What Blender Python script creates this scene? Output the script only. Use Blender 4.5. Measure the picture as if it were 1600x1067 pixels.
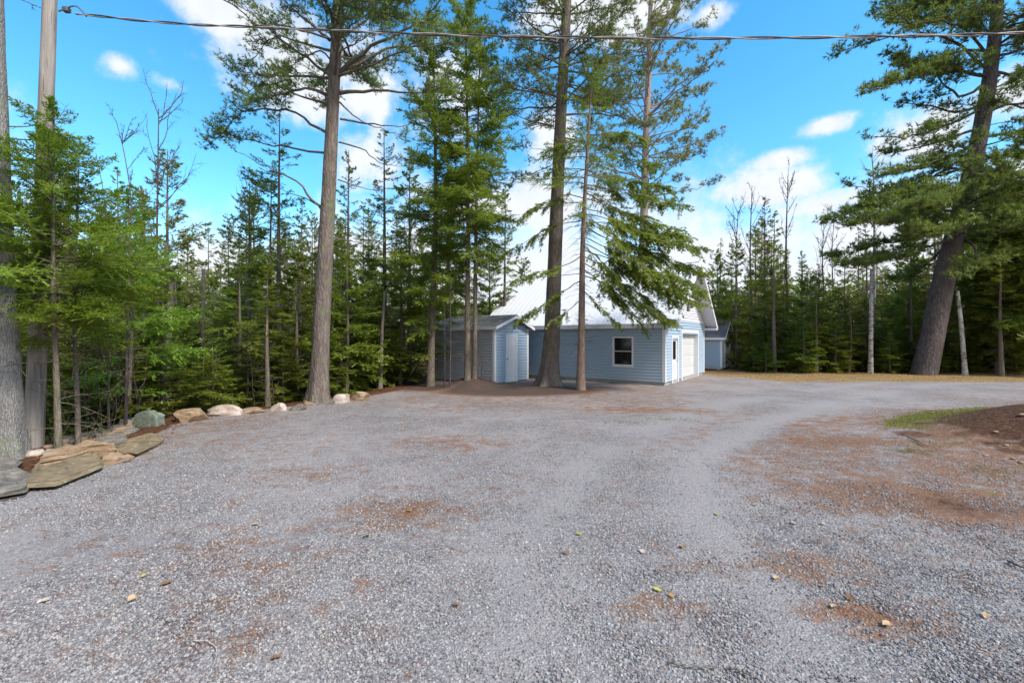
import bpy, math, random
import numpy as np
from mathutils import Vector, Matrix, noise as mnoise
R = math.radians
random.seed(7); rng = np.random.default_rng(7)
scene = bpy.context.scene
for o in list(bpy.data.objects): bpy.data.objects.remove(o)
COL = scene.collection

# ---------------------------------------------------------------- camera
H = 1.9; F = 680.0; CX = 800.0; HY = 530.0        # eye height, focal length and horizon in photo pixels
cam_d = bpy.data.cameras.new('camera'); cam = bpy.data.objects.new('camera', cam_d); COL.objects.link(cam)
cam.location = (0, 0, H); cam.rotation_euler = (R(90), 0, 0)
cam_d.sensor_width = 36; cam_d.lens = 36*F/1600; cam_d.shift_y = -3.5/1600
cam_d.clip_start = 0.05; cam_d.clip_end = 2000
scene.camera = cam
# ---------------------------------------------------------------- light
SUN_EL, SUN_AZ = 48, 128          # azimuth clockwise from +Y (view direction)
sun_d = bpy.data.lights.new('sun', 'SUN'); sun_d.energy = 2.0; sun_d.angle = R(14); sun_d.color = (1, .93, .84)
sun = bpy.data.objects.new('sun', sun_d); COL.objects.link(sun)
sd = Vector((math.sin(R(SUN_AZ))*math.cos(R(SUN_EL)), math.cos(R(SUN_AZ))*math.cos(R(SUN_EL)), math.sin(R(SUN_EL))))
sun.rotation_euler = sd.to_track_quat('Z', 'Y').to_euler(); sun.location = (10, -10, 30)
vs = scene.view_settings
scene.display_settings.display_device = 'sRGB'
vs.view_transform = 'Standard'; vs.look = 'None'; vs.gamma = 1; vs.exposure = 1.5; vs.use_curve_mapping = False

world = bpy.data.worlds.new('World'); scene.world = world; world.use_nodes = True
def build_world():
    nt = world.node_tree; N = nt.nodes; L = nt.links
    for n in list(N): N.remove(n)
    def node(t, **k):
        n = N.new(t)
        for a, b in k.items(): setattr(n, a, b)
        return n
    def math_(op, a, b=None, c=None, clamp=False):
        n = node('ShaderNodeMath', operation=op, use_clamp=clamp)
        for i, v in enumerate((a, b, c)):
            if v is None: continue
            if isinstance(v, (int, float)): n.inputs[i].default_value = v
            else: L.new(v, n.inputs[i])
        return n.outputs[0]
    def vm(op, a, b=None):
        n = node('ShaderNodeVectorMath', operation=op)
        for i, v in enumerate((a, b)):
            if v is None: continue
            if isinstance(v, (tuple, list)): n.inputs[i].default_value = v
            else: L.new(v, n.inputs[i])
        return n.outputs['Value'] if op == 'LENGTH' else n.outputs[0]
    out = node('ShaderNodeOutputWorld'); bg = node('ShaderNodeBackground')
    bg.inputs['Strength'].default_value = 0.15
    L.new(bg.outputs[0], out.inputs[0])
    sky = node('ShaderNodeTexSky', sky_type='NISHITA'); sky.sun_disc = False
    sky.sun_elevation = R(SUN_EL); sky.sun_rotation = R(SUN_AZ)
    sky.air_density = 1.0; sky.dust_density = 0.3; sky.ozone_density = 3.0
    hs = node('ShaderNodeHueSaturation'); hs.inputs['Saturation'].default_value = 1.3; hs.inputs['Value'].default_value = .80
    hs.inputs['Hue'].default_value = .487
    L.new(sky.outputs[0], hs.inputs['Color'])
    tc = node('ShaderNodeTexCoord'); D = vm('NORMALIZE', tc.outputs['Generated'])
    sep = node('ShaderNodeSeparateXYZ'); L.new(D, sep.inputs[0])
    z = sep.outputs[2]
    # cloud sheet coordinates: direction projected on a layer overhead
    zz = math_('ADD', math_('MAXIMUM', z, 0.0), 0.18)
    comb = node('ShaderNodeCombineXYZ')
    L.new(math_('DIVIDE', sep.outputs[0], zz), comb.inputs[0]); L.new(math_('DIVIDE', sep.outputs[1], zz), comb.inputs[1])
    L.new(math_('MULTIPLY', z, 1.5), comb.inputs[2])
    def noise_(vec, s, det, off=(0, 0, 0), rough=.6):
        n = node('ShaderNodeTexNoise'); n.inputs['Scale'].default_value = s; n.inputs['Detail'].default_value = det
        n.inputs['Roughness'].default_value = rough
        L.new(vm('ADD', vec, off), n.inputs['Vector']); return n.outputs['Fac']
    big = noise_(D, 3.0, 6, (3.1, 1.7, 0.4)); fine = noise_(D, 9.0, 6, (0.3, 5.2, 2.0), .65)
    layer = noise_(comb.outputs[0], 1.1, 5, (7.3, 2.2, 1.1))
    # cumulus by direction (azimuth, elevation, half sizes in radians, amplitude)
    blobs = [(455, 110, 170, 85, 1.05), (350, 25, 85, 50, 1.15), (190, 105, 26, 22, .75), (275, 135, 45, 14, .4), (950, 15, 150, 62, 1.0),
             (1290, 198, 46, 20, 1.05), (1222, 250, 62, 20, .9), (1205, 300, 110, 48, 1.1), (1290, 318, 130, 34, .9), (1460, 205, 100, 62, 1.1), (1560, 150, 90, 60, .8),
             (560, 255, 70, 50, .6), (700, 150, 60, 60, .5), (560, 150, 70, 45, .75), (800, 320, 180, 60, .8), (860, 200, 60, 50, .5), (1110, 25, 30, 16, .5)]
    acc = None
    for (px, py, rx, ry, a) in blobs:
        v = Vector(((px-CX)/F, 1, (HY-py)/F)); rr = v.length; v.normalize()
        az = math.atan2(v.x, v.y); el = math.asin(v.z)
        # ellipse axes on the sphere
        east = Vector((math.cos(az), -math.sin(az), 0)); up = v.cross(east) * -1
        if up.z < 0: up = -up
        ca = rx/F/rr*(1.0/ max(.75, math.cos(az))) * .85; cb = ry/F/rr
        d = vm('SUBTRACT', D, tuple(v))
        def dot(vec):
            n = node('ShaderNodeVectorMath', operation='DOT_PRODUCT'); L.new(d, n.inputs[0]); n.inputs[1].default_value = tuple(vec); return n.outputs['Value']
        e = math_('DIVIDE', dot(east), ca); u = math_('DIVIDE', dot(up), cb); w = math_('MULTIPLY', dot(v), 8)
        s = math_('ADD', math_('ADD', math_('MULTIPLY', e, e), math_('MULTIPLY', u, u)), math_('MULTIPLY', w, w))
        m = math_('MULTIPLY', math_('SUBTRACT', 1.0, math_('SQRT', s)), a)
        m = math_('MAXIMUM', m, -.6)
        acc = m if acc is None else math_('MAXIMUM', acc, m)
    dens = math_('ADD', acc, math_('MULTIPLY', math_('SUBTRACT', big, .5), 2.0))
    dens = math_('ADD', dens, math_('MULTIPLY', math_('SUBTRACT', fine, .5), 2.1))
    mb = node('ShaderNodeMapRange', interpolation_type='SMOOTHERSTEP'); L.new(dens, mb.inputs['Value'])
    mb.inputs['From Min'].default_value = -.16; mb.inputs['From Max'].default_value = .72
    # general broken cloud behind the camera and low down
    back = math_('MULTIPLY', sep.outputs[1], -1.0)
    g1 = math_('ADD', layer, math_('MULTIPLY', back, .30))
    mg = node('ShaderNodeMapRange', interpolation_type='SMOOTHSTEP'); L.new(g1, mg.inputs['Value'])
    mg.inputs['From Min'].default_value = .54; mg.inputs['From Max'].default_value = .72
    # white bank near the horizon, ragged top
    low = math_('ADD', math_('SUBTRACT', .30, z), math_('MULTIPLY', math_('SUBTRACT', big, .5), .55))
    low = math_('ADD', low, math_('MULTIPLY', math_('SUBTRACT', fine, .5), .25))
    ml = node('ShaderNodeMapRange', interpolation_type='SMOOTHSTEP'); L.new(low, ml.inputs['Value'])
    ml.inputs['From Min'].default_value = -.03; ml.inputs['From Max'].default_value = .13
    tot = math_('MAXIMUM', math_('MAXIMUM', mb.outputs[0], mg.outputs[0]), ml.outputs[0], clamp=True)
    tot = math_('MULTIPLY', tot, .97)
    cs = node('ShaderNodeMixRGB'); cs.inputs[1].default_value = (1.9, 2.0, 2.2, 1); cs.inputs[2].default_value = (2.65, 2.7, 2.8, 1)
    L.new(fine, cs.inputs[0])
    mx = node('ShaderNodeMixRGB'); L.new(tot, mx.inputs[0]); L.new(hs.outputs[0], mx.inputs[1]); L.new(cs.outputs[0], mx.inputs[2])
    L.new(mx.outputs[0], bg.inputs['Color'])
build_world()

# ================================================================ helpers
def G(px, py, z=0.0):
    Y = (H-z)*F/(py-HY); return ((px-CX)/F*Y, Y)
def P(px, py, Y): return np.array(((px-CX)/F*Y, Y, H+(HY-py)/F*Y))
def smooth(a, b, x):
    t = np.clip((np.asarray(x, float)-a)/(b-a), 0, 1); return t*t*(3-2*t)
def _h(ix, iy, s):
    n = (ix*374761393 + iy*668265263 + s*1442695041) & 0xffffffff
    n = ((n ^ (n >> 13))*1274126177) & 0xffffffff
    return ((n ^ (n >> 16)) & 0xffff)/65535.0
def vnoise(x, y, s=0):
    x = np.asarray(x, float); y = np.asarray(y, float)
    ix = np.floor(x).astype(np.int64); iy = np.floor(y).astype(np.int64); fx = x-ix; fy = y-iy
    fx = fx*fx*(3-2*fx); fy = fy*fy*(3-2*fy)
    return (_h(ix, iy, s)*(1-fx)+_h(ix+1, iy, s)*fx)*(1-fy) + (_h(ix, iy+1, s)*(1-fx)+_h(ix+1, iy+1, s)*fx)*fy
def fbm(x, y, s=0, o=4):
    a = 0; w = .5; t = 0
    for i in range(o): a = a+w*vnoise(x*2**i, y*2**i, s+i); t += w; w *= .5
    return a/t

def mesh_obj(name, verts, faces, mat=None, parent=None, smooth_=False, mats=None, mi=None):
    me = bpy.data.meshes.new(name)
    if isinstance(verts, np.ndarray) and isinstance(faces, np.ndarray):
        nf, k = faces.shape
        me.vertices.add(len(verts)); me.vertices.foreach_set('co', verts.astype(np.float32).ravel())
        me.loops.add(nf*k); me.loops.foreach_set('vertex_index', faces.astype(np.int32).ravel())
        me.polygons.add(nf); me.polygons.foreach_set('loop_start', np.arange(nf, dtype=np.int32)*k)
        me.polygons.foreach_set('loop_total', np.full(nf, k, np.int32)); me.update(calc_edges=True)
    else:
        me.from_pydata([tuple(v) for v in verts], [], [tuple(f) for f in faces]); me.update()
    if mats:
        for m in mats: me.materials.append(m)
        if mi is not None: me.polygons.foreach_set('material_index', np.asarray(mi, np.int32))
    elif mat: me.materials.append(mat)
    if smooth_: me.polygons.foreach_set('use_smooth', np.ones(len(me.polygons), bool))
    o = bpy.data.objects.new(name, me); COL.objects.link(o)
    if parent: o.parent = parent
    return o
def empty(name, loc, rz=0.0):
    o = bpy.data.objects.new(name, None); COL.objects.link(o); o.location = tuple(loc); o.rotation_euler = (0, 0, rz); o.empty_display_size = .2; return o
def tag(o, label, cat=None, group=None, kind=None):
    if label: o['label'] = label
    if cat: o['category'] = cat
    if group: o['group'] = group
    if kind: o['kind'] = kind
    return o

class MB:                                            # small polygon collector
    def __init__(s): s.v = []; s.f = []
    def box(s, a, b):
        x0, y0, z0 = [min(p, q) for p, q in zip(a, b)]; x1, y1, z1 = [max(p, q) for p, q in zip(a, b)]
        n = len(s.v)
        s.v += [(x0,y0,z0),(x1,y0,z0),(x1,y1,z0),(x0,y1,z0),(x0,y0,z1),(x1,y0,z1),(x1,y1,z1),(x0,y1,z1)]
        s.f += [tuple(n+i for i in q) for q in ((0,3,2,1),(4,5,6,7),(0,1,5,4),(1,2,6,5),(2,3,7,6),(3,0,4,7))]
    def hexa(s, p):                                  # 8 points: bottom ring 0-3, top ring 4-7
        n = len(s.v); s.v += [tuple(q) for q in p]
        s.f += [tuple(n+i for i in q) for q in ((0,3,2,1),(4,5,6,7),(0,1,5,4),(1,2,6,5),(2,3,7,6),(3,0,4,7))]
    def quad(s, *p):
        n = len(s.v); s.v += [tuple(q) for q in p]; s.f.append(tuple(range(n, n+len(p))))
    def build(s, name, mat, parent=None, bevel=0, smooth_=False):
        o = mesh_obj(name, s.v, s.f, mat, parent, smooth_)
        if bevel:
            m = o.modifiers.new('bevel', 'BEVEL'); m.width = bevel; m.segments = 2; m.limit_method = 'ANGLE'
        return o

def tubes(paths, radii, sides=6):
    """paths (N,K,3), radii (N,K) -> verts, quad faces"""
    paths = np.asarray(paths, float); radii = np.asarray(radii, float); N, K, _ = paths.shape
    T = np.gradient(paths, axis=1); T /= np.linalg.norm(T, axis=2, keepdims=True)+1e-9
    ref = np.where(np.abs(T[:, :1, 2:3]) > .8, np.array([1., 0, 0]), np.array([0, 0, 1.]))
    ref = np.broadcast_to(ref, T.shape)
    U = np.cross(T, ref); U /= np.linalg.norm(U, axis=2, keepdims=True)+1e-9; V = np.cross(T, U)
    a = np.arange(sides)/sides*2*np.pi
    ring = U[:, :, None]*np.cos(a)[None, None, :, None] + V[:, :, None]*np.sin(a)[None, None, :, None]
    v = paths[:, :, None] + ring*radii[:, :, None, None]
    idx = np.arange(N*K*sides).reshape(N, K, sides); nx = np.roll(idx, -1, axis=2)
    f = np.stack([idx[:, :-1], nx[:, :-1], nx[:, 1:], idx[:, 1:]], axis=-1).reshape(-1, 4)
    return v.reshape(-1, 3), f
def resample(pts, K):
    pts = np.asarray(pts, float)
    # catmull-rom through the points
    n = len(pts)
    if n > 2:
        ext = np.vstack([2*pts[0]-pts[1], pts, 2*pts[-1]-pts[-2]]); out = []
        for i in range(n-1):
            p0, p1, p2, p3 = ext[i:i+4]
            for t in np.linspace(0, 1, 8, endpoint=False):
                out.append(.5*((2*p1)+(-p0+p2)*t+(2*p0-5*p1+4*p2-p3)*t*t+(-p0+3*p1-3*p2+p3)*t**3))
        out.append(pts[-1]); pts = np.array(out)
    s = np.r_[0, np.cumsum(np.linalg.norm(np.diff(pts, axis=0), axis=1))]
    t = np.linspace(0, s[-1], K)
    return np.stack([np.interp(t, s, pts[:, i]) for i in range(3)], axis=1)
class Wood:                                          # tube collector
    def __init__(s): s.v = []; s.f = []; s.n = 0
    def add(s, v, f): s.v.append(v); s.f.append(f+s.n); s.n += len(v)
    def tubes(s, paths, radii, sides=5):
        if len(paths): s.add(*tubes(paths, radii, sides))
    def build(s, name, mat, parent): return mesh_obj(name, np.vstack(s.v), np.vstack(s.f), mat, parent, True)

def trunk_geo(pts, r0, r1, sides=20, K=60, flare=.5, flare_h=.6, bark=.06, seed=0, lobes=5):
    p = resample(pts, K); s = np.r_[0, np.cumsum(np.linalg.norm(np.diff(p, axis=0), axis=1))]; t = s/s[-1]
    r = r0+(r1-r0)*t**.9
    v, f = tubes(p[None], r[None], sides); v = v.reshape(K, sides, 3)
    a = np.arange(sides)/sides*2*np.pi
    fl = flare*np.exp(-s/flare_h)[:, None]*(1+.45*np.cos(lobes*a+seed)+.2*np.cos(3*a+2*seed))[None]
    nz = (fbm(np.cos(a)[None]*3+seed*7+0*s[:, None], np.sin(a)[None]*3+s[:, None]*.8, seed, 3)-.5)*bark*2.2
    nz += (fbm(a[None]*sides*.35+0*s[:, None], s[:, None]*3.0, seed+9, 2)-.5)*bark*1.6
    v = p[:, None]+(v-p[:, None])*(1+fl+nz)[..., None]
    return v.reshape(-1, 3), f, p, r

# ---------------------------------------------------------------- foliage builders
def unit(v): return v/(np.linalg.norm(v, axis=-1, keepdims=True)+1e-9)
def tri_mesh(name, tris, mat, parent):
    v = tris.reshape(-1, 3); f = np.arange(len(v)).reshape(-1, 3)
    return mesh_obj(name, v, f, mat, parent)
def blades(base, d, length, width, side):
    """one tapered triangle each"""
    s = side*(width[:, None]*.5)
    return np.stack([base-s, base+s, base+d*length[:, None]], axis=1)
def spray(P0, D, N, Lt, spacing, blen, bwid):
    """flat needle sprays along twigs P0+D*t, normal N"""
    nb = np.maximum(3, (Lt/spacing*1.35).astype(int)); idx = np.repeat(np.arange(len(P0)), nb)
    start = np.cumsum(nb)-nb; k = np.arange(nb.sum())-np.repeat(start, nb); t = (k+.5)/nb[idx]
    sg = np.where(k % 2 == 0, 1., -1.)[:, None]
    S = unit(np.cross(D, N))[idx]; Dd = D[idx]; Nn = N[idx]; n = len(idx)
    ang = .75+.2*rng.standard_normal((n, 1))
    d = unit(Dd*np.cos(ang)+S*sg*np.sin(ang)+Nn*(rng.standard_normal((n, 1))*.28+.08))
    base = P0[idx]+Dd*(t*Lt[idx])[:, None]
    ln = 1.4*blen*(1-.45*t)*rng.uniform(.75, 1.25, n); wd = 1.45*bwid*rng.uniform(.7, 1.3, n)
    a = blades(base, d, ln, wd, unit(Dd+.25*rng.standard_normal((n, 3))))
    tip = blades(P0+D*(Lt*.7)[:, None], D, np.maximum(Lt*.35, blen), np.full(len(P0), bwid*1.1), unit(np.cross(D, N)))
    return np.concatenate([a, tip])
def tufts(C, D, n, length, width, spread):
    idx = np.repeat(np.arange(len(C)), n); m = len(idx)
    d = unit(D[idx]+spread*unit(rng.standard_normal((m, 3))))
    return blades(C[idx], d, length*rng.uniform(.7, 1.2, m), np.full(m, width), unit(rng.standard_normal((m, 3))))

def fir(h, rad, bare=.25, dens=1.0, spacing=.05, blen=.075, bwid=.035, twig_step=.09, seed=0, droop=.35, up=.15, r0=None,
        tip_pow=.8, dead=True, lean=(0, 0), whorl=.3, nper=5, ragged=.25, asym=None, curve=0.0, sides=10, missing=.1):
    """returns trunk (v,f) and foliage triangles; the base is at the origin"""
    g = np.random.default_rng(seed); r0 = r0 or h*.0115+.01
    top = np.array([lean[0], lean[1], h]); mid = np.array([lean[0]*.4+g.normal()*.02*h*.3, lean[1]*.4+g.normal()*.02*h*.3, h*.5])
    W = Wood(); v, f, p, r = trunk_geo([(0, 0, -.3), mid*.3*np.array([1,1,1.]), mid, top], r0, .012, sides, 36, .35, .35, .05, seed)
    W.add(v, f)
    hs = []; z = h*bare
    while z < h*.985:
        for k in range(max(2, int(round(nper*g.uniform(.7, 1.2))))):
            if g.random() > missing: hs.append(z+g.normal()*whorl*.25)
        z += whorl*g.uniform(.7, 1.3)*(1 if z < h*.8 else .7)
    hs = np.clip(np.array(hs), h*bare, h*.985); n = len(hs)
    az = g.uniform(0, 2*np.pi, n); u = (hs/h-bare)/(1-bare)
    prof = (1-u)**tip_pow*np.minimum(1, .45+u*3.0)
    Lb = rad*prof*g.uniform(1-ragged*1.6, 1+ragged, n)+.10
    if asym is not None: Lb *= 1+asym[2]*np.cos(az-math.atan2(asym[1], asym[0]))
    base = np.stack([np.interp(hs, p[:, 2], p[:, 0]), np.interp(hs, p[:, 2], p[:, 1]), hs], 1)
    hd = np.stack([np.cos(az), np.sin(az), 0*az], 1)
    K = 7; t = np.linspace(0, 1, K)
    e0 = up+.55*u+g.normal(size=n)*.10
    zz = Lb[:, None]*(np.tan(e0)[:, None]*t-droop*(1-.6*u)[:, None]*t**1.6 + .22*droop*t**4)
    wob = g.normal(size=n)[:, None]*.12*t**2*Lb[:, None]
    sd_ = np.stack([-np.sin(az), np.cos(az), 0*az], 1)
    paths = base[:, None]+hd[:, None]*(Lb[:, None]*t)[..., None]+sd_[:, None]*wob[..., None]; paths[..., 2] += zz
    rb = np.clip(Lb*.011, .004, .03)[:, None]*(1-.85*t)[None]
    W.tubes(paths, rb, 4)
    # twigs
    P0 = []; D = []; Nn = []; LT = []
    nt = np.maximum(4, (Lb/twig_step*dens*3.0).astype(int))
    idx = np.repeat(np.arange(n), nt); tt = g.uniform(.0, 1, len(idx))**.8*.84+.16
    ff = tt*(K-1); i0 = np.minimum(ff.astype(int), K-2); fr = (ff-i0)[:, None]
    pos = paths[idx, i0]*(1-fr)+paths[idx, i0+1]*fr; tan = unit(paths[idx, i0+1]-paths[idx, i0])
    up_ = np.array([0, 0, 1.]); side = unit(np.cross(tan, up_)); nor = unit(np.cross(side, tan))
    sg = np.where(g.random(len(idx)) < .5, -1., 1.)[:, None]; ang = (.95-.25*tt)[:, None]+g.normal(size=(len(idx), 1))*.2
    d = unit(tan*np.cos(ang)+side*sg*np.sin(ang)+nor*(g.normal(size=(len(idx), 1))*.36-.10))
    lt = np.clip(Lb[idx]*.42*(1.12-tt)**.8*np.minimum(1, .3+tt*2.2), .07, .6)*g.uniform(.6, 1.25, len(idx))
    nor = unit(nor+.25*g.normal(size=nor.shape))
    tris = spray(pos, d, nor, lt, spacing, blen, bwid)
    # spray along limb itself and the leader
    tris = np.concatenate([tris, spray(paths[:, -3], unit(paths[:, -1]-paths[:, -3]), np.tile(up_, (n, 1)), np.linalg.norm(paths[:, -1]-paths[:, -3], axis=1), spacing, blen, bwid)])
    if dead and bare > .05:                           # dry bare whorls under the crown
        m = int(h*bare*9); hz = g.uniform(.35, h*bare*1.25, m); a = g.uniform(0, 2*np.pi, m); L = rad*.55*g.uniform(.3, 1, m)
        b = np.stack([np.interp(hz, p[:, 2], p[:, 0]), np.interp(hz, p[:, 2], p[:, 1]), hz], 1)
        t5 = np.linspace(0, 1, 5)
        q = b[:, None]+np.stack([np.cos(a), np.sin(a), 0*a], 1)[:, None]*(L[:, None]*t5)[..., None]
        q[..., 2] += L[:, None]*(g.normal(size=m)[:, None]*.25*t5-.3*t5**2); q[..., 0] += g.normal(size=m)[:, None]*.1*t5**2
        W.tubes(q, .009*(1-.7*t5)[None]*np.ones((m, 1)), 3)
        j = np.repeat(np.arange(m), 4); tq = g.integers(1, 4, len(j)); b2 = q[j, tq]
        d2 = unit(q[j, tq+1]-q[j, tq]+.8*g.normal(size=(len(j), 3))*np.array([1, 1, .5])); l2 = (L[j]*.4)[:, None, None]
        q2 = b2[:, None]+d2[:, None]*np.linspace(0, 1, 3)[None, :, None]*l2
        W.tubes(q2, np.full((len(j), 3), .004), 3)
    return W, tris

def pine_limbs(limbs, W, seed=0, sub=.16, sublen=.75, start=.35, tuftlen=.11, tw=.016, nn=9, per=3, up=.18, dens=1.0, r0=.045, spread=.7, flat=.35, fine=True):
    """limbs: list of (pts, foliage start, radius, amount) -> tuft triangles, adds limb and twig wood to W"""
    g = np.random.default_rng(seed); C = []; Dr = []; K = 14
    P2 = []; R2 = []; P3 = []
    for (pts, st, rr, amt) in limbs:
        p = resample(pts, K); p[1:] += g.normal(size=(K-1, 3))*.012*np.linspace(.3, 1, K-1)[:, None]*np.linalg.norm(p[-1]-p[0])
        W.tubes(p[None], (rr*(1-.85*np.linspace(0, 1, K)**.8))[None], 6)
        L = np.linalg.norm(p[-1]-p[0]); tan = unit(np.gradient(p, axis=0))
        n = int(L/sub*amt*dens)
        if n < 1: continue
        tt = st+(1-st)*g.random(n)**.75
        for t in np.r_[tt, [1.0]]:
            k = min(int(t*(K-1)), K-2); fr = t*(K-1)-k; b = p[k]*(1-fr)+p[k+1]*fr; T = tan[k]
            S = unit(np.cross(T, [0, 0, 1.])); sg = g.choice([-1, 1]); an = g.uniform(.35, 1.15) if t < 1 else 0
            d = unit(T*math.cos(an)+S*sg*math.sin(an)+np.array([0, 0, up+g.normal()*flat])); ls = sublen*g.uniform(.35, 1.1)*(1.25-.6*t)*min(1, .4+L/3)
            kk = np.linspace(0, 1, 5)[:, None]; q = b+d*kk*ls+np.array([0, 0, .18*ls])*kk**2+g.normal(size=3)*.08*ls*kk**2
            P2.append(q)
            m = max(3, int(ls/.085*per*.5))
            for s in np.r_[g.uniform(.3, 1, m), [1.]]:
                j = min(int(s*4), 3); b3 = q[j]+(q[j+1]-q[j])*(s*4-j); dd = unit(q[j+1]-q[j]+.7*g.normal(size=3)*np.array([1, 1, .6])+np.array([0, 0, .3])); l3 = ls*.28*g.uniform(.2, 1)
                e = b3+dd*l3; P3.append([b3, (b3+e)/2, e]); C.append(e); Dr.append(dd)
                if l3 > .1: C.append((b3+e)/2); Dr.append(dd)
    if P2:
        P2 = np.array(P2); W.tubes(P2, np.full((len(P2), 5), 1.)*np.linspace(.011, .004, 5)[None], 4)
        P3 = np.array(P3)
        if fine: W.tubes(P3[:, ::2], np.full((len(P3), 2), .0035), 3)
    return tufts(np.array(C), np.array(Dr), nn, tuftlen, tw, spread)

# ================================================================ materials
def mat(name):
    m = bpy.data.materials.new(name); m.use_nodes = True; nt = m.node_tree
    for n in list(nt.nodes): nt.nodes.remove(n)
    return m, nt
class NT:
    def __init__(s, name):
        s.m, s.nt = mat(name); s.out = s.n('ShaderNodeOutputMaterial')
    def n(s, t, **k):
        x = s.nt.nodes.new(t)
        for a, b in k.items(): setattr(x, a, b)
        return x
    def l(s, a, b): s.nt.links.new(a, b)
    def setin(s, node, i, v):
        if v is None: return
        if hasattr(v, 'is_output') or isinstance(v, bpy.types.NodeSocket): s.l(v, node.inputs[i])
        else: node.inputs[i].default_value = v
    def coord(s, kind='Object'): return s.n('ShaderNodeTexCoord').outputs[kind]
    def mapping(s, vec, sc=(1, 1, 1), loc=(0, 0, 0), rot=(0, 0, 0)):
        x = s.n('ShaderNodeMapping'); s.l(vec, x.inputs[0]); x.inputs['Scale'].default_value = sc; x.inputs['Location'].default_value = loc; x.inputs['Rotation'].default_value = rot; return x.outputs[0]
    def noise(s, vec, sc, det=4, rough=.55, out='Fac'):
        x = s.n('ShaderNodeTexNoise'); s.l(vec, x.inputs['Vector']); x.inputs['Scale'].default_value = sc; x.inputs['Detail'].default_value = det; x.inputs['Roughness'].default_value = rough; return x.outputs[out]
    def vor(s, vec, sc, feature='F1', out='Distance'):
        x = s.n('ShaderNodeTexVoronoi', feature=feature); s.l(vec, x.inputs['Vector']); x.inputs['Scale'].default_value = sc; return x.outputs[out]
    def ramp(s, fac, stops, interp='LINEAR'):
        x = s.n('ShaderNodeValToRGB'); s.l(fac, x.inputs[0]); cr = x.color_ramp; cr.interpolation = interp
        while len(cr.elements) < len(stops): cr.elements.new(.5)
        for e, (p, c) in zip(cr.elements, stops): e.position = p; e.color = (*c, 1) if len(c) == 3 else c
        return x.outputs[0]
    def mix(s, f, a, b, mode='MIX'):
        x = s.n('ShaderNodeMixRGB', blend_type=mode)
        for i, v in enumerate((f, a, b)):
            if isinstance(v, tuple): v = (*v, 1) if len(v) == 3 else v
            s.setin(x, i, v)
        return x.outputs[0]
    def math(s, op, a, b=None, clamp=False):
        x = s.n('ShaderNodeMath', operation=op, use_clamp=clamp); s.setin(x, 0, a); s.setin(x, 1, b); return x.outputs[0]
    def rng(s, v, a, b, c=0, d=1):
        x = s.n('ShaderNodeMapRange', interpolation_type='SMOOTHSTEP'); s.l(v, x.inputs['Value'])
        for i, q in zip(('From Min', 'From Max', 'To Min', 'To Max'), (a, b, c, d)): x.inputs[i].default_value = q
        return x.outputs[0]
    def bump(s, h, st=.5, dist=.02, nrm=None):
        x = s.n('ShaderNodeBump'); s.l(h, x.inputs['Height']); x.inputs['Strength'].default_value = st; x.inputs['Distance'].default_value = dist
        if nrm is not None: s.l(nrm, x.inputs['Normal'])
        return x.outputs[0]
    def bsdf(s, col, rough=.8, nrm=None, metal=0, spec=.3):
        b = s.n('ShaderNodeBsdfPrincipled')
        if isinstance(col, tuple): col = (*col, 1)
        s.setin(b, 'Base Color', col); s.setin(b, 'Roughness', rough); b.inputs['Metallic'].default_value = metal; b.inputs['Specular IOR Level'].default_value = spec
        if nrm is not None: s.l(nrm, b.inputs['Normal'])
        s.l(b.outputs[0], s.out.inputs[0]); return b

def leaf_mat(name, a, b, c, trans=.35, scale=.9):
    t = NT(name); geo = t.n('ShaderNodeNewGeometry'); oi = t.n('ShaderNodeObjectInfo')
    pos = geo.outputs['Position']; n1 = t.noise(pos, scale, 3); r = geo.outputs['Random Per Island']
    f = t.math('ADD', t.math('MULTIPLY', t.rng(n1, .3, .7), .55), t.math('MULTIPLY', r, .45))
    col = t.ramp(f, [(0, a), (.5, b), (1, c)])
    hs = t.n('ShaderNodeHueSaturation'); t.l(col, hs.inputs['Color'])
    t.l(t.rng(oi.outputs['Random'], 0, 1, .470, .500), hs.inputs['Hue']); t.l(t.rng(oi.outputs['Random'], 0, 1, .8, 1.2), hs.inputs['Value'])
    d = t.n('ShaderNodeBsdfDiffuse'); tr = t.n('ShaderNodeBsdfTranslucent'); gl = t.n('ShaderNodeBsdfGlossy'); gl.inputs['Roughness'].default_value = .45
    t.l(hs.outputs[0], d.inputs[0]); t.l(t.mix(.4, hs.outputs[0], (.26, .34, .03)), tr.inputs[0]); gl.inputs[0].default_value = (.5, .5, .5, 1)
    m1 = t.n('ShaderNodeMixShader'); m1.inputs[0].default_value = trans; t.l(d.outputs[0], m1.inputs[1]); t.l(tr.outputs[0], m1.inputs[2])
    m2 = t.n('ShaderNodeMixShader'); m2.inputs[0].default_value = .05; t.l(m1.outputs[0], m2.inputs[1]); t.l(gl.outputs[0], m2.inputs[2])
    t.l(m2.outputs[0], t.out.inputs[0]); return t.m
M = {}
M['fir'] = leaf_mat('fir_needles', (0.104, 0.149, 0.020), (0.189, 0.259, 0.032), (0.317, 0.380, 0.050), .5)
M['fir_young'] = leaf_mat('young_fir_needles', (0.098, 0.172, 0.020), (0.189, 0.322, 0.035), (0.317, 0.483, 0.050), .5)
M['spruce'] = leaf_mat('spruce_needles', (.08, .11, .02), (.17, .23, .03), (.32, .37, .05), .45)
M['pine'] = leaf_mat('pine_needles', (.085, .14, .04), (.17, .26, .065), (.30, .40, .11), .5)
M['redpine'] = leaf_mat('red_pine_needles', (0.146, 0.161, 0.060), (0.268, 0.287, 0.100), (0.415, 0.380, 0.150), .5)
M['cedar'] = leaf_mat('cedar_foliage', (.10, .14, .025), (.20, .26, .04), (.34, .38, .07), .5)
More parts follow.
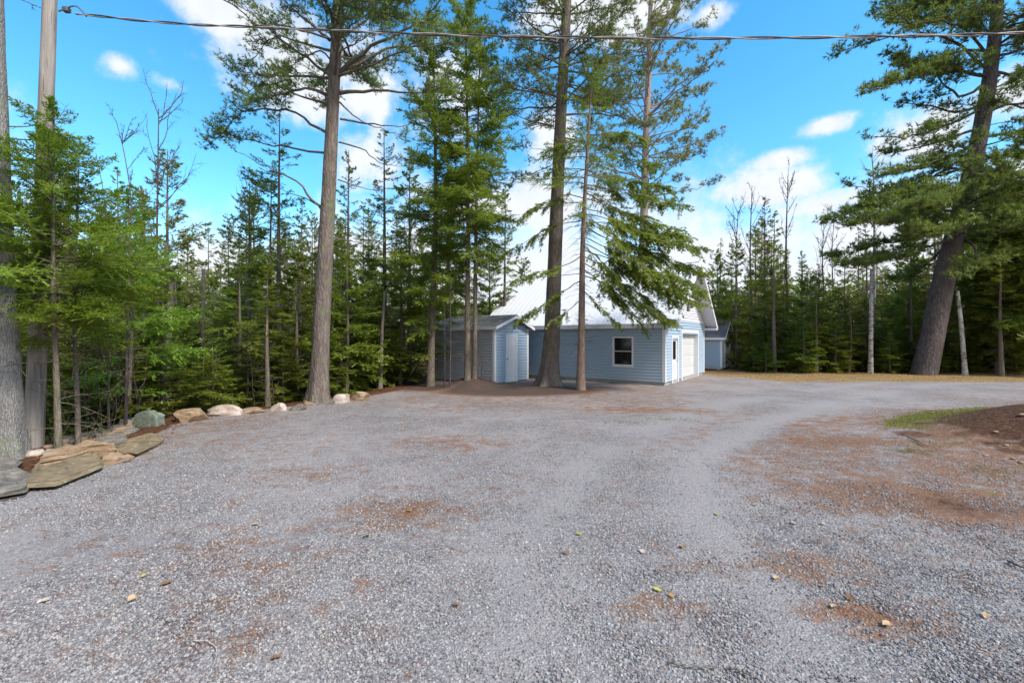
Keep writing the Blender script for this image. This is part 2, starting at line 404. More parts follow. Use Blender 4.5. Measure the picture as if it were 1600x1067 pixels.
M['dead'] = leaf_mat('dead_needles', (.10, .045, .02), (.20, .09, .04), (.30, .17, .08), trans=.1)
M['brush'] = leaf_mat('brush_leaves', (0.085, 0.103, 0.020), (0.159, 0.184, 0.030), (0.305, 0.207, 0.080))

def bark_mat(name, dark, mid, light, sc=1.0, moss=None, ridge=14, lines=False):
    t = NT(name); o = t.coord(); g = t.n('ShaderNodeNewGeometry').outputs['Position']
    v = t.mapping(g, (ridge*sc, ridge*sc, 2.4*sc)); n1 = t.noise(v, 1.0, 6, .65); n2 = t.noise(g, 1.6, 3); n3 = t.noise(t.mapping(g, (40*sc, 40*sc, 14*sc)), 1, 3, .7)
    cr = t.vor(t.mapping(g, (ridge*.8*sc, ridge*.8*sc, 3.2*sc)), 1, 'DISTANCE_TO_EDGE')
    f = t.math('ADD', t.math('MULTIPLY', n1, .55), t.math('ADD', t.math('MULTIPLY', n3, .25), t.math('MULTIPLY', n2, .2)))
    col = t.ramp(f, [(.28, dark), (.5, mid), (.72, light)])
    col = t.mix(t.rng(cr, 0, .13, .32, 0), col, dark)
    if lines:
        w = t.noise(t.mapping(g, (3, 3, 26)), 1.6, 3, .6); w2 = t.noise(t.mapping(g, (3, 3, 3.)), 1, 2)
        col = t.mix(t.rng(t.math('ADD', w, t.math('MULTIPLY', w2, .4)), .72, .82), col, (.03, .025, .02))
    if moss:
        col = t.mix(t.rng(t.noise(g, 2.3, 5, .7), .52, .68, 0, .7), col, moss)
    h = t.math('ADD', t.math('MULTIPLY', n1, .6), t.math('MULTIPLY', t.rng(cr, 0, .25), .35))
    t.bsdf(col, .92, t.bump(h, .9, .03), spec=.15); return t.m
M['bark_pine'] = bark_mat('pine_bark', (.06, .045, .04), (.17, .135, .115), (.32, .27, .24), moss=(.16, .19, .09))
M['bark_lean'] = bark_mat('old_pine_bark', (.035, .028, .027), (.11, .09, .085), (.22, .185, .17), .8)
M['bark_fir'] = bark_mat('fir_bark', (.075, .058, .045), (.18, .145, .115), (.32, .28, .23), 1.4, moss=(.14, .15, .08))
M['bark_spruce'] = bark_mat('spruce_bark', (.10, .065, .05), (.24, .17, .13), (.40, .32, .26), 1.6)
M['bark_grey'] = bark_mat('maple_bark', (.10, .095, .09), (.26, .25, .235), (.52, .50, .47), 2.6, moss=(.22, .25, .14), ridge=22)
M['bark_birch'] = bark_mat('birch_bark', (.28, .25, .22), (.62, .59, .55), (.8, .78, .75), 1.5, lines=True)
M['bark_snag'] = bark_mat('weathered_dead_wood', (.07, .055, .045), (.20, .17, .14), (.38, .34, .29), 1.5)
M['bark_redpine'] = bark_mat('red_pine_bark', (.16, .11, .09), (.34, .27, .24), (.52, .46, .44), 1.2)
M['twig'] = bark_mat('bare_twigs', (.05, .035, .03), (.13, .10, .085), (.24, .20, .17), 1.5)

def wood_mat():
    t = NT('weathered_pole_wood'); g = t.coord(); v = t.mapping(g, (30, 30, 1.1))
    n = t.noise(v, 1, 5, .7); n2 = t.noise(t.mapping(g, (5, 5, .8)), 1, 3)
    col = t.ramp(t.math('ADD', t.math('MULTIPLY', n, .6), t.math('MULTIPLY', n2, .4)), [(.3, (.12, .095, .08)), (.5, (.30, .265, .235)), (.72, (.48, .44, .40))])
    cr = t.noise(t.mapping(g, (60, 60, .9)), 1, 2, .5); col = t.mix(t.rng(cr, .30, .36, .8, 0), col, (.05, .04, .035))
    t.bsdf(col, .9, t.bump(n, .6, .01), spec=.15); return t.m
M['pole'] = wood_mat()

def paint(name, col, rough=.45, var=.08, dirt=(.35, .3, .25), dirt_amt=.15):
    t = NT(name); g = t.n('ShaderNodeNewGeometry').outputs['Position']
    n = t.noise(g, 2.5, 4); c = t.mix(t.rng(n, .3, .7, 0, var*2), col, tuple(x*.82 for x in col))
    st = t.noise(t.mapping(g, (7, 7, 1.2)), 1, 5, .65); c = t.mix(t.rng(st, .52, .8, 0, dirt_amt), c, dirt)
    t.bsdf(c, rough, t.bump(t.noise(g, 60, 2), .05, .004), spec=.4); return t.m
M['blue'] = paint('blue_vinyl_siding', (.39, .50, .60), .5)
M['greyblue'] = paint('faded_vinyl_siding', (.42, .44, .49), .6, .15, (.28, .27, .25), .3)
M['white'] = paint('white_trim', (.78, .78, .79), .4, .04)
M['offwhite'] = paint('garage_door_panel', (.62, .62, .61), .45, .04)
M['gable'] = paint('white_gable_siding', (.68, .68, .72), .5, .04)
M['soffit'] = paint('lilac_white_soffit', (.66, .66, .72), .55, .04)
def roofm():
    t = NT('white_metal_roof'); g = t.n('ShaderNodeNewGeometry').outputs['Position']
    c = t.mix(t.rng(t.noise(g, 1.2, 5, .6), .35, .75, 0, .3), (.76, .77, .80), (.64, .66, .70))
    c = t.mix(t.rng(t.noise(g, 14, 4, .7), .62, .74, 0, .35), c, (.30, .22, .15))
    t.bsdf(c, .35, spec=.5); return t.m
M['roof'] = roofm()
def shingle(name, base, lichen):
    t = NT(name); g = t.n('ShaderNodeNewGeometry').outputs['Position']; oi = t.n('ShaderNodeNewGeometry').outputs['Random Per Island']
    c = t.mix(t.math('MULTIPLY', oi, .5), base, tuple(x*1.7 for x in base)); c = t.mix(t.rng(t.noise(g, 4, 5, .7), .45, .62, 0, .8), c, lichen)
    c = t.mix(t.rng(t.noise(g, 22, 3, .6), .6, .68, 0, .8), c, (.22, .11, .05))
    t.bsdf(c, .95, t.bump(t.noise(g, 90, 2), .4, .006), spec=.1); return t.m
M['shingle'] = shingle('weathered_shingles', (.20, .18, .165), (.42, .40, .33)); M['shingle2'] = shingle('dark_shingles', (.10, .09, .10), (.17, .15, .15))
def glass():
    t = NT('dark_window_glass'); b = t.bsdf((.012, .012, .014), .06, spec=.6); return t.m
M['glass'] = glass()
def plain(name, col, rough=.6, metal=0, bumpy=0):
    t = NT(name); g = t.n('ShaderNodeNewGeometry').outputs['Position']; n = t.noise(g, 9, 4, .6)
    c = t.mix(t.rng(n, .3, .7), tuple(x*.75 for x in col), tuple(min(1, x*1.2) for x in col))
    t.bsdf(c, rough, t.bump(n, bumpy, .01) if bumpy else None, metal); return t.m
M['metal'] = plain('door_hardware', (.25, .25, .26), .35, .8); M['concrete'] = plain('concrete', (.34, .33, .31), .9, 0, .3)
M['cable'] = plain('weathered_black_cable', (.10, .085, .08), .55); M['cable2'] = plain('bare_aluminium_wire', (.42, .38, .34), .5)
M['dark'] = plain('dark_mesh_screen', (.02, .02, .022), .6)

def rock_mat(name, a, b, c, moss=0.0, strata=0.0):
    t = NT(name); g = t.n('ShaderNodeNewGeometry').outputs['Position']; v = t.mapping(g, (1, 1, 1+strata*9), rot=(.1, .06, 0))
    n = t.noise(v, 2.6, 7, .62); n2 = t.noise(g, 17, 4, .7); n3 = t.noise(v, 7, 4, .6)
    col = t.ramp(t.math('ADD', t.math('MULTIPLY', n, .6), t.math('MULTIPLY', n3, .4)), [(.34, a), (.5, b), (.66, c)])
    col = t.mix(t.rng(n2, .56, .70, 0, .55), col, tuple(x*.4 for x in a)); col = t.mix(t.rng(t.noise(g, 11, 5, .7), .60, .70, 0, .6), col, (.42, .42, .36))
    if moss:
        nz = t.n('ShaderNodeSeparateXYZ'); t.l(t.n('ShaderNodeNewGeometry').outputs['Normal'], nz.inputs[0])
        mm = t.math('MULTIPLY', t.rng(t.noise(g, 4.5, 5, .7), .50-.25*moss, .66-.2*moss), t.rng(nz.outputs[2], .1, .7, .3, 1)); col = t.mix(mm, col, t.mix(n2, (.08, .12, .03), (.20, .24, .07)))
    h = t.math('ADD', n, t.math('MULTIPLY', n2, .25)); t.bsdf(col, .9, t.bump(h, .8, .05), spec=.2); return t.m
M['rock_tan'] = rock_mat('tan_sandstone', (.15, .10, .06), (.30, .20, .12), (.45, .34, .23), 0, .6)
M['rock_olive'] = rock_mat('olive_brown_stone', (.11, .085, .055), (.21, .16, .095), (.31, .24, .15), 0, .6)
M['rock_green'] = rock_mat('green_grey_stone', (.10, .115, .09), (.20, .225, .18), (.38, .40, .34), .12)
M['rock_pink'] = rock_mat('pinkish_granite', (.30, .22, .18), (.48, .38, .32), (.62, .54, .48), .05)
M['rock_grey'] = rock_mat('grey_stone', (.08, .068, .055), (.165, .145, .12), (.29, .265, .23), 0, .4)

# ================================================================ terrain
EY = [-60, 0, 5.3, 7.1, 8.6, 9.6, 11.2, 12, 13.2, 14.7, 16.2, 19, 24, 60, 400]
EX = [-6.0, -6.1, -6.25, -6.3, -7.0, -7.55, -7.4, -6.5, -5.8, -4.9, -4.3, -3.7, -4.5, -6, -6]
MOUND = np.array(G(738, 588, .42))
def ground_z(x, y):
    x = np.asarray(x, float); y = np.asarray(y, float)
    d = np.interp(y, EY, EX)-x
    d0 = np.where(y < 9, 2.6, .35); d0 = .35+2.25*(1-smooth(7.2, 9.2, y))
    z = -1.9*smooth(d0, d0+7.5, d)
    z += .42*np.exp(-((x-MOUND[0])**2/1.0+(y-MOUND[1]+.1)**2/.7))
    z += .10*np.exp(-((x-.9)**2/5.+(y-16.3)**2/3.))
    z += .60*np.exp(-((x-10.3)**2/2.6+(y-8.2)**2/2.0))+.10*smooth(8.5, 11, x)*np.exp(-((y-8.5)**2/9))
    far = smooth(26, 60, np.hypot(x, y)); z += far*(fbm(x*.05, y*.05, 31, 3)-.5)*3
    z += (fbm(x*.35, y*.35, 3, 3)-.5)*.07*(1-.4*far)
    woods = np.clip(smooth(.5, 2.5, d)+smooth(25.5, 28, y), 0, 1); z += woods*(fbm(x*1.1, y*1.1, 5, 3)-.5)*.22
    return z
def gz(x, y): return float(ground_z(x, y))

def axis(a, b, step, lo, hi, grow=1.22):
    m = list(np.arange(a, b, step)); s = step; v = a; L = []
    while v > lo: s *= grow; v -= s; L.append(v)
    s = step; v = m[-1]; Rr = []
    while v < hi: s *= grow; v += s; Rr.append(v)
    return np.array(L[::-1]+m+Rr)
def blob(x, y, px, py, sx, sy):
    gx, gy = G(px, py); return np.exp(-(((x-gx)/sx)**2+((y-gy)/sy)**2))
def track(x, y):
    c = np.interp(y, [0, 2.4, 4.5, 7, 10, 13, 16, 20], [.9, .9, 1.1, 2.2, 4.6, 8.0, 12.5, 19.5]); w = 1+.9*smooth(6, 14, y)
    n = (fbm(x*.8, y*.8, 8, 3)-.5)*1.2
    return (np.exp(-((x-c-.85*w+n*.4)/(.42*w))**2)+np.exp(-((x-c+.85*w+n*.4)/(.42*w))**2))*smooth(.25, .5, fbm(x*.6+4, y*.6, 18, 3))
def masks(x, y):
    d = np.interp(y, EY, EX)-x
    n = fbm(x*1.3, y*1.3, 11, 4)-.5
    floor = np.clip(smooth(-.15, .25, d+n*.5)+smooth(24.2, 24.9, y+n*.6+.0*x), 0, 1)
    # behind sheds and garage
    need = 1.25*np.exp(-(((x-.3)/3.2)**2+((y-15.9)/1.75)**2)**1.7)
    need = np.maximum(need, 1.1*np.exp(-(((x+3.2)/1.9)**2+((y-17.0)/1.3)**2)))
    need = np.maximum(need, smooth(-.5, .1, d)*.9*smooth(11, 14, y))
    need = np.maximum(need, .55*blob(x, y, 1350, 770, 1.6, 1.2)); need = np.maximum(need, .62*blob(x, y, 1200, 880, 1.1, .45))
    need = np.maximum(need, .5*blob(x, y, 1310, 690, 2.4, .8)); need = np.maximum(need, .5*blob(x, y, 620, 800, 1.3, .8)); need = np.maximum(need, .45*blob(x, y, 1130, 850, 1.3, .5))
    need = np.maximum(need, .62*blob(x, y, 1340, 960, .8, .35)); need = np.maximum(need, .6*blob(x, y, 1500, 790, 1.6, .9)); need = np.maximum(need, .45*blob(x, y, 330, 860, .9, .5))
    need = np.maximum(need, .5*blob(x, y, 1020, 950, .7, .3));  need = np.maximum(need, .45*blob(x, y, 450, 740, 1.8, 1.0))
    need = np.maximum(need, .5*blob(x, y, 1000, 640, 3.5, 1.2)); need = np.maximum(need, .42*blob(x, y, 700, 690, 2.5, 1.2)); need = np.maximum(need, .45*blob(x, y, 370, 1010, .5, .25))
    need = np.maximum(need, .37-.10*smooth(.4, .65, fbm(x*.25, y*.3, 15, 3)))
    need = need+.08*smooth(1.5, 6, x)*smooth(13, 10, y)-.10*smooth(-1.5, -4, x)*smooth(9, 5, y)
    # right verge
    lx = 9.0-.28*(y-8.6)+.55*(y > 13)*(y-13)
    verge = smooth(-.4, .7, x-np.interp(y, [4.5, 5.2, 7.6, 9.9, 11.2, 12.2], [4.9, 5.2, 6.7, 8.3, 10.3, 13])+n*1.8)*smooth(12.6, 11.8, y)*smooth(3.6, 5.0, y)
    grass = verge*smooth(.34, .75, fbm(x*.9+3, y*1.3, 21, 4)*.85+.50*np.exp(-((y-10.3)/1.5)**2)+.10*np.exp(-((y-5.6)/.7)**2)-.07)
    soil = np.maximum(smooth(.3, .75, np.exp(-((x-10.2)**2/5.0+(y-8.2)**2/2.6))+n*.5), verge*.6*smooth(.5, .66, fbm(x*.8, y*.8, 44, 3)))
    grass = grass*(1-.85*soil)
    lawn = smooth(19.2, 19.8, y-.02*(x-20)+n*.8)*smooth(10.6, 12.5, x-.0*y+n*1.5-(.55*(20.5-y)))
    need = np.maximum(need, verge*.52)
    pale = smooth(.45, .7, fbm(x*.33+9, y*.5, 77, 3))
    return need-.25*track(x, y), np.clip(grass, 0, 1), np.clip(np.maximum(soil, floor*(1-lawn)), 0, 1), np.clip(lawn, 0, 1), floor

def ground_mat():
    t = NT('gravel_ground'); g = t.n('ShaderNodeNewGeometry').outputs['Position']
    a1 = t.n('ShaderNodeAttribute', attribute_name='zones'); a2 = t.n('ShaderNodeAttribute', attribute_name='zones_b')
    s1 = t.n('ShaderNodeSeparateXYZ'); t.l(a1.outputs['Vector'], s1.inputs[0]); s2 = t.n('ShaderNodeSeparateXYZ'); t.l(a2.outputs['Vector'], s2.inputs[0])
    need, grass, soil, lawn = s1.outputs[0], s1.outputs[1], s1.outputs[2], s2.outputs[0]
    flat = t.mapping(g, (1, 1, .3))
    wob = t.n('ShaderNodeVectorMath', operation='ADD'); t.l(flat, wob.inputs[0])
    # stones
    vc = t.n('ShaderNodeTexVoronoi'); t.l(flat, vc.inputs['Vector']); vc.inputs['Scale'].default_value = 66
    vb = t.n('ShaderNodeTexVoronoi'); t.l(flat, vb.inputs['Vector']); vb.inputs['Scale'].default_value = 34
    sc = t.n('ShaderNodeSeparateColor'); t.l(vc.outputs['Color'], sc.inputs[0]); sb = t.n('ShaderNodeSeparateColor'); t.l(vb.outputs['Color'], sb.inputs[0])
    stone = t.ramp(sc.outputs[0], [(0, (.085, .08, .085)), (.25, (.21, .205, .215)), (.55, (.33, .32, .335)), (.82, (.45, .435, .45)), (.95, (.62, .60, .60)), (1, (.38, .28, .23))])
    stoneb = t.ramp(sb.outputs[1], [(0, (.13, .125, .13)), (.4, (.30, .29, .305)), (.8, (.45, .43, .45)), (1, (.64, .61, .60))])
    stone = t.mix(t.rng(sb.outputs[2], .45, .55, .0, .55), stone, stoneb)
    gap = t.rng(vc.outputs['Distance'], .30, .62, 0, .6); stone = t.mix(gap, stone, (.085, .08, .085))
    # fine grit where the wheels have packed it
    grit = t.mix(t.noise(g, 140, 3, .8), (.22, .205, .205), (.45, .42, .42))
    big = t.noise(g, .45, 4, .6); mid = t.noise(g, 2.4, 5, .65)
    pk0 = t.rng(t.math('ADD', t.math('MULTIPLY', big, .6), t.math('MULTIPLY', mid, .4)), .43, .60, 0, .5)
    pk = t.math('MAXIMUM', pk0, t.math('MULTIPLY', s2.outputs[2], .6))
    col = t.mix(pk, stone, grit)
    col = t.mix(t.rng(big, .35, .68, 0, .30), col, (.38, .355, .37)); col = t.mix(t.rng(mid, .52, .75, 0, .25), col, (.25, .215, .20))
    # rusty needles and crumbs
    nm = t.math('ADD', t.math('MULTIPLY', t.noise(t.mapping(g, (1, 1.25, 1)), 3.2, 6, .72), .75), t.math('MULTIPLY', t.noise(g, 28, 4, .7), .35))
    nm = t.math('ADD', nm, t.math('MULTIPLY', need, .62)); nmask = t.rng(nm, .71, .90, 0, .82)
    fib = t.noise(t.mapping(g, (70, 22, 30), rot=(0, 0, .6)), 1, 4, .75)
    ncol = t.ramp(fib, [(.3, (.075, .032, .016)), (.48, (.21, .095, .042)), (.68, (.40, .215, .105))])
    ncol = t.mix(t.math('MULTIPLY', t.rng(need, .50, .85), t.rng(mid, .25, .6, .8, 1.0)), ncol, t.ramp(fib, [(.35, (.016, .008, .005)), (.55, (.05, .022, .012)), (.72, (.13, .065, .035))]))
    col = t.mix(nmask, col, ncol)
    # moss and thin grass
    gm = t.rng(t.math('ADD', grass, t.math('MULTIPLY', t.math('SUBTRACT', t.noise(g, 7, 5, .7), .5), 1.4)), .35, .75)
    gcol = t.ramp(t.noise(g, 9, 6, .75), [(.3, (.13, .075, .03)), (.46, (.15, .13, .03)), (.60, (.19, .22, .03)), (.75, (.26, .20, .09))])
    col = t.mix(gm, col, gcol)
    sm = t.rng(t.math('ADD', soil, t.math('MULTIPLY', t.math('SUBTRACT', t.noise(g, 5, 5, .7), .5), .9)), .38, .7)
    scol = t.ramp(t.noise(g, 14, 6, .75), [(.3, (.035, .017, .010)), (.5, (.095, .046, .026)), (.66, (.19, .10, .055)), (.78, (.34, .21, .13))])
    col = t.mix(sm, col, scol)
    lm = t.rng(t.math('ADD', lawn, t.math('MULTIPLY', t.math('SUBTRACT', t.noise(g, 3, 4, .7), .5), .6)), .4, .6)
    lcol = t.ramp(t.noise(g, 1.3, 6, .7), [(.3, (.22, .12, .06)), (.5, (.32, .20, .10)), (.66, (.30, .24, .09)), (.78, (.18, .20, .05))])
    col = t.mix(lm, col, lcol)
    col = t.mix(1.0, col, (.90, .865, .80), 'MULTIPLY')
    h = t.math('ADD', t.math('MULTIPLY', t.math('SUBTRACT', 1.0, vc.outputs['Distance']), .5), t.math('MULTIPLY', t.math('SUBTRACT', 1.0, vb.outputs['Distance']), .5))
    h = t.math('ADD', h, t.math('MULTIPLY', t.noise(g, 60, 3), .3))
    t.bsdf(col, .93, t.bump(h, .8, .018), spec=.18); return t.m
def build_ground():
    xs = axis(-9.5, 13.5, .085, -260, 260); ys = axis(1.0, 19.5, .085, -120, 420)
    X, Y = np.meshgrid(xs, ys); Z = ground_z(X, Y)
    near = np.clip(1-np.hypot(X, Y)/16, 0, 1); Z = Z+near*(fbm(X*4.5, Y*4.5, 61, 3)-.5)*.022
    v = np.stack([X.ravel(), Y.ravel(), Z.ravel()], 1); ny, nx = X.shape
    i = np.arange(ny*nx).reshape(ny, nx); f = np.stack([i[:-1, :-1], i[:-1, 1:], i[1:, 1:], i[1:, :-1]], -1).reshape(-1, 4)
    o = mesh_obj('ground', v, f, ground_mat(), smooth_=True); o['kind'] = 'structure'; o['label'] = 'grey gravel yard with rusty needle patches and forest floor around it'
    need, gr, so, la, fl = masks(X.ravel(), Y.ravel())
    a = o.data.attributes.new('zones', 'FLOAT_VECTOR', 'POINT'); a.data.foreach_set('vector', np.stack([need, gr, so], 1).astype(np.float32).ravel())
    a = o.data.attributes.new('zones_b', 'FLOAT_VECTOR', 'POINT'); a.data.foreach_set('vector', np.stack([la, fl, np.clip(track(X.ravel(), Y.ravel()), 0, 1)], 1).astype(np.float32).ravel())
build_ground()

# loose stones: real pebbles over the nearest metres
def stone_mat(name='loose_gravel_stone'):
    t = NT(name); oi = t.n('ShaderNodeObjectInfo').outputs['Random']; g = t.n('ShaderNodeNewGeometry').outputs['Position']
    c = t.ramp(oi, [(0, (.13, .128, .135)), (.22, (.23, .226, .24)), (.5, (.32, .315, .33)), (.75, (.41, .405, .42)), (.9, (.47, .465, .47)), (.97, (.54, .53, .52)), (1, (.36, .25, .20))])
    c = t.mix(t.rng(t.noise(g, 90, 3), .4, .65, 0, .35), c, (.16, .15, .16)); c = t.mix(1.0, c, (.88, .845, .79), 'MULTIPLY')
    t.bsdf(c, .85, spec=.25); return t.m
def scatter(name, pts, scale, rot, material, label, kind='stuff', squash=.62, sub=2):
    me = bpy.data.meshes.new(name); me.vertices.add(len(pts)); me.vertices.foreach_set('co', pts.astype(np.float32).ravel())
    a = me.attributes.new('scl', 'FLOAT_VECTOR', 'POINT'); a.data.foreach_set('vector', scale.astype(np.float32).ravel())
    a = me.attributes.new('rot', 'FLOAT_VECTOR', 'POINT'); a.data.foreach_set('vector', rot.astype(np.float32).ravel())
    o = bpy.data.objects.new(name, me); COL.objects.link(o); me.materials.append(material)
    ng = bpy.data.node_groups.new(name, 'GeometryNodeTree'); ng.interface.new_socket('Geometry', in_out='INPUT', socket_type='NodeSocketGeometry'); ng.interface.new_socket('Geometry', in_out='OUTPUT', socket_type='NodeSocketGeometry')
    N = ng.nodes; L = ng.links; gi = N.new('NodeGroupInput'); go = N.new('NodeGroupOutput')
    ico = N.new('GeometryNodeMeshIcoSphere'); ico.inputs['Subdivisions'].default_value = sub; ico.inputs['Radius'].default_value = 1
    nz = N.new('ShaderNodeTexNoise'); nz.inputs['Scale'].default_value = .9; nz.inputs['Detail'].default_value = 1
    vmx = N.new('ShaderNodeVectorMath'); vmx.operation = 'SUBTRACT'; vmx.inputs[1].default_value = (.5, .5, .5); L.new(nz.outputs['Color'], vmx.inputs[0])
    vms = N.new('ShaderNodeVectorMath'); vms.operation = 'SCALE'; vms.inputs['Scale'].default_value = 1.7; L.new(vmx.outputs[0], vms.inputs[0])
    sp = N.new('GeometryNodeSetPosition'); L.new(ico.outputs['Mesh'], sp.inputs['Geometry']); L.new(vms.outputs[0], sp.inputs['Offset'])
    sm = N.new('GeometryNodeSetMaterial'); sm.inputs['Material'].default_value = material; L.new(sp.outputs[0], sm.inputs[0])
    iop = N.new('GeometryNodeInstanceOnPoints'); L.new(gi.outputs[0], iop.inputs['Points']); L.new(sm.outputs[0], iop.inputs['Instance'])
    for an, sock in (('scl', 'Scale'), ('rot', 'Rotation')):
        na = N.new('GeometryNodeInputNamedAttribute'); na.data_type = 'FLOAT_VECTOR'; na.inputs['Name'].default_value = an
        if sock == 'Rotation':
            er = N.new('FunctionNodeEulerToRotation'); L.new(na.outputs['Attribute'], er.inputs[0]); L.new(er.outputs[0], iop.inputs[sock])
        else: L.new(na.outputs['Attribute'], iop.inputs[sock])
    L.new(iop.outputs[0], go.inputs[0])
    m = o.modifiers.new('scatter', 'NODES'); m.node_group = ng
    tag(o, label, kind=kind); return o
def gravel():
    n = 300000
    y = 1.7+rng.random(n)**1.6*11; x = (rng.random(n)*2-1)*(y*1.27+.4)
    need, gr, so, la, fl = masks(x, y)
    patch = fbm(x*.5, y*.5, 70, 3)+.4*(fbm(x*2, y*2, 72, 2)-.5)
    keep = (fl < .4) & (so < .18) & (gr < .3) & (rng.random(n) < np.clip(1.35-y/6.5, .06, 1)*(1-.8*np.clip(track(x, y), 0, 1))*smooth(.30, .55, patch+.12-.25*np.clip(need-.35, 0, 1)))
    x, y = x[keep], y[keep]; n = len(x); s = (.0048+.0058*rng.random(n)**2)*(1+.015*y)
    z = ground_z(x, y)+s*.2
    scl = s[:, None]*rng.uniform(.6, 1.35, (n, 3)); rot = rng.uniform(0, 6.28, (n, 3))
    scatter('gravel', np.stack([x, y, z], 1), scl, rot, stone_mat(), 'loose crushed grey gravel spread over the yard', sub=1)
gravel()
def litter():
    n = 70000
    y = 1.8+rng.random(n)**1.1*17; x = (rng.random(n)*2-1)*(y*1.25+.5)
    need, gr, so, la, fl = masks(x, y); pn = fbm(x*3.2, y*3.6, 90, 4)
    keep = rng.random(n) < smooth(.68, .98, need*.9+pn*.9); x, y = x[keep], y[keep]; n = len(x)
    a = rng.uniform(0, 6.28, n); d = np.stack([np.cos(a), np.sin(a), rng.normal(0, .12, n)], 1); z = ground_z(x, y)+.008+.008*rng.random(n)
    s = np.stack([-np.sin(a), np.cos(a), 0*a], 1)
    w = .0022+.0009*y*.5
    tri = blades(np.stack([x, y, z], 1), d, rng.uniform(.05, .11, n), w, s)
    o = tri_mesh('needle_litter', tri, leaf_mat('fallen_needles', (.07, .03, .014), (.17, .08, .035), (.34, .19, .09), .05), None); tag(o, 'rusty fallen pine needles scattered over the gravel', kind='stuff')
litter()

# ================================================================ buildings
def siding_mb(fn, z0, z1, course, openings, place, lip=.034):
    """clapboards: fn(z)->(a,b) extent along wall; openings [(a0,a1,z0,z1)]; place(a, out, z)->xyz"""
    m = MB(); n = max(1, round((z1-z0)/course)); c = (z1-z0)/n
    for i in range(n):
        za, zb = z0+i*c, z0+(i+1)*c; zm = (za+zb)/2; (a0, b0), (a1, b1) = fn(za+1e-4), fn(zb-1e-4)
        if b1-a1 < .01: a1 = b1 = (a0+b0)/2
        cuts = sorted([(o[0], o[1]) for o in openings if o[2] < zm < o[3]]); segs = []; cur = None
        xs = [None]+[q for cu in cuts for q in cu]+[None]
        for k in range(0, len(xs), 2):
            l, r_ = xs[k], xs[k+1]
            A0, A1 = (a0, a1) if l is None else (l, l); B0, B1 = (b0, b1) if r_ is None else (r_, r_)
            if B0-A0 < .01: continue
            zg = zb-.024; zc = zb-.042
            m.quad(place(A0, lip, za), place(B0, lip, za), place(B1, lip*.8, zc), place(A1, lip*.8, zc))
            m.quad(place(A1, lip*.8, zc), place(B1, lip*.8, zc), place(B1, .002, zg), place(A1, .002, zg))
            m.quad(place(A1, .002, zg), place(B1, .002, zg), place(B1, .002, zb), place(A1, .002, zb))
            m.quad(place(A0, .002, za), place(B0, .002, za), place(B0, lip, za), place(A0, lip, za))
    return m
def walls(root, W, D, Hh, rise, course, mats, front_open=[], side_open=[], z0=.14, break_z=None):
    """closed body: front wall y=0 facing -y, side wall x=0 facing -x"""
    fr = lambda z: (0, W) if z <= Hh else ((z-Hh)/rise*W/2, W-(z-Hh)/rise*W/2)
    pf = lambda a, o, z: (a, -o, z)
    top = Hh+rise
    bz = break_z or top
    siding_mb(fr, z0, bz, course, front_open, pf).build('front_siding', mats[0], root)['kind'] = 'stuff'
    if break_z:
        siding_mb(fr, bz, top, course, front_open, pf).build('gable_siding', mats[2], root)['kind'] = 'stuff'
    siding_mb(lambda z: (0, D), z0, Hh, course, side_open, lambda a, o, z: (-o, D-a, z)).build('side_siding', mats[1], root)['kind'] = 'stuff'
    siding_mb(lambda z: (0, D), z0, Hh, course, [], lambda a, o, z: (W+o, a, z)).build('side_siding', mats[0], root)['kind'] = 'stuff'
    siding_mb(lambda z: (W-fr(z)[1], W-fr(z)[0]), z0, top, course, [], lambda a, o, z: (W-a, D+o, z)).build('back_siding', mats[0], root)['kind'] = 'stuff'
def door_casing(a0, a1, z0, z1, w, t=.045, place=None):
    m = MB()
    m.box((a0-w, -t, z0), (a0, .06, z1+w)); m.box((a1, -t, z0), (a1+w, .06, z1+w)); m.box((a0+.001, -t+.003, z1), (a1-.001, .06, z1+w)); return m
def corner(root, x, y, dx, dy, z0, z1, w=.09, t=.040):
    m = MB(); m.box((x+dx*t, y+dy*t, z0), (x-dx*w, y-dy*.002, z1)); m.box((x+dx*(t-.002), y-dy*.002, z0+.001), (x-dx*.002, y-dy*w, z1-.001)); m.build('corner_trim', M['white'], root)
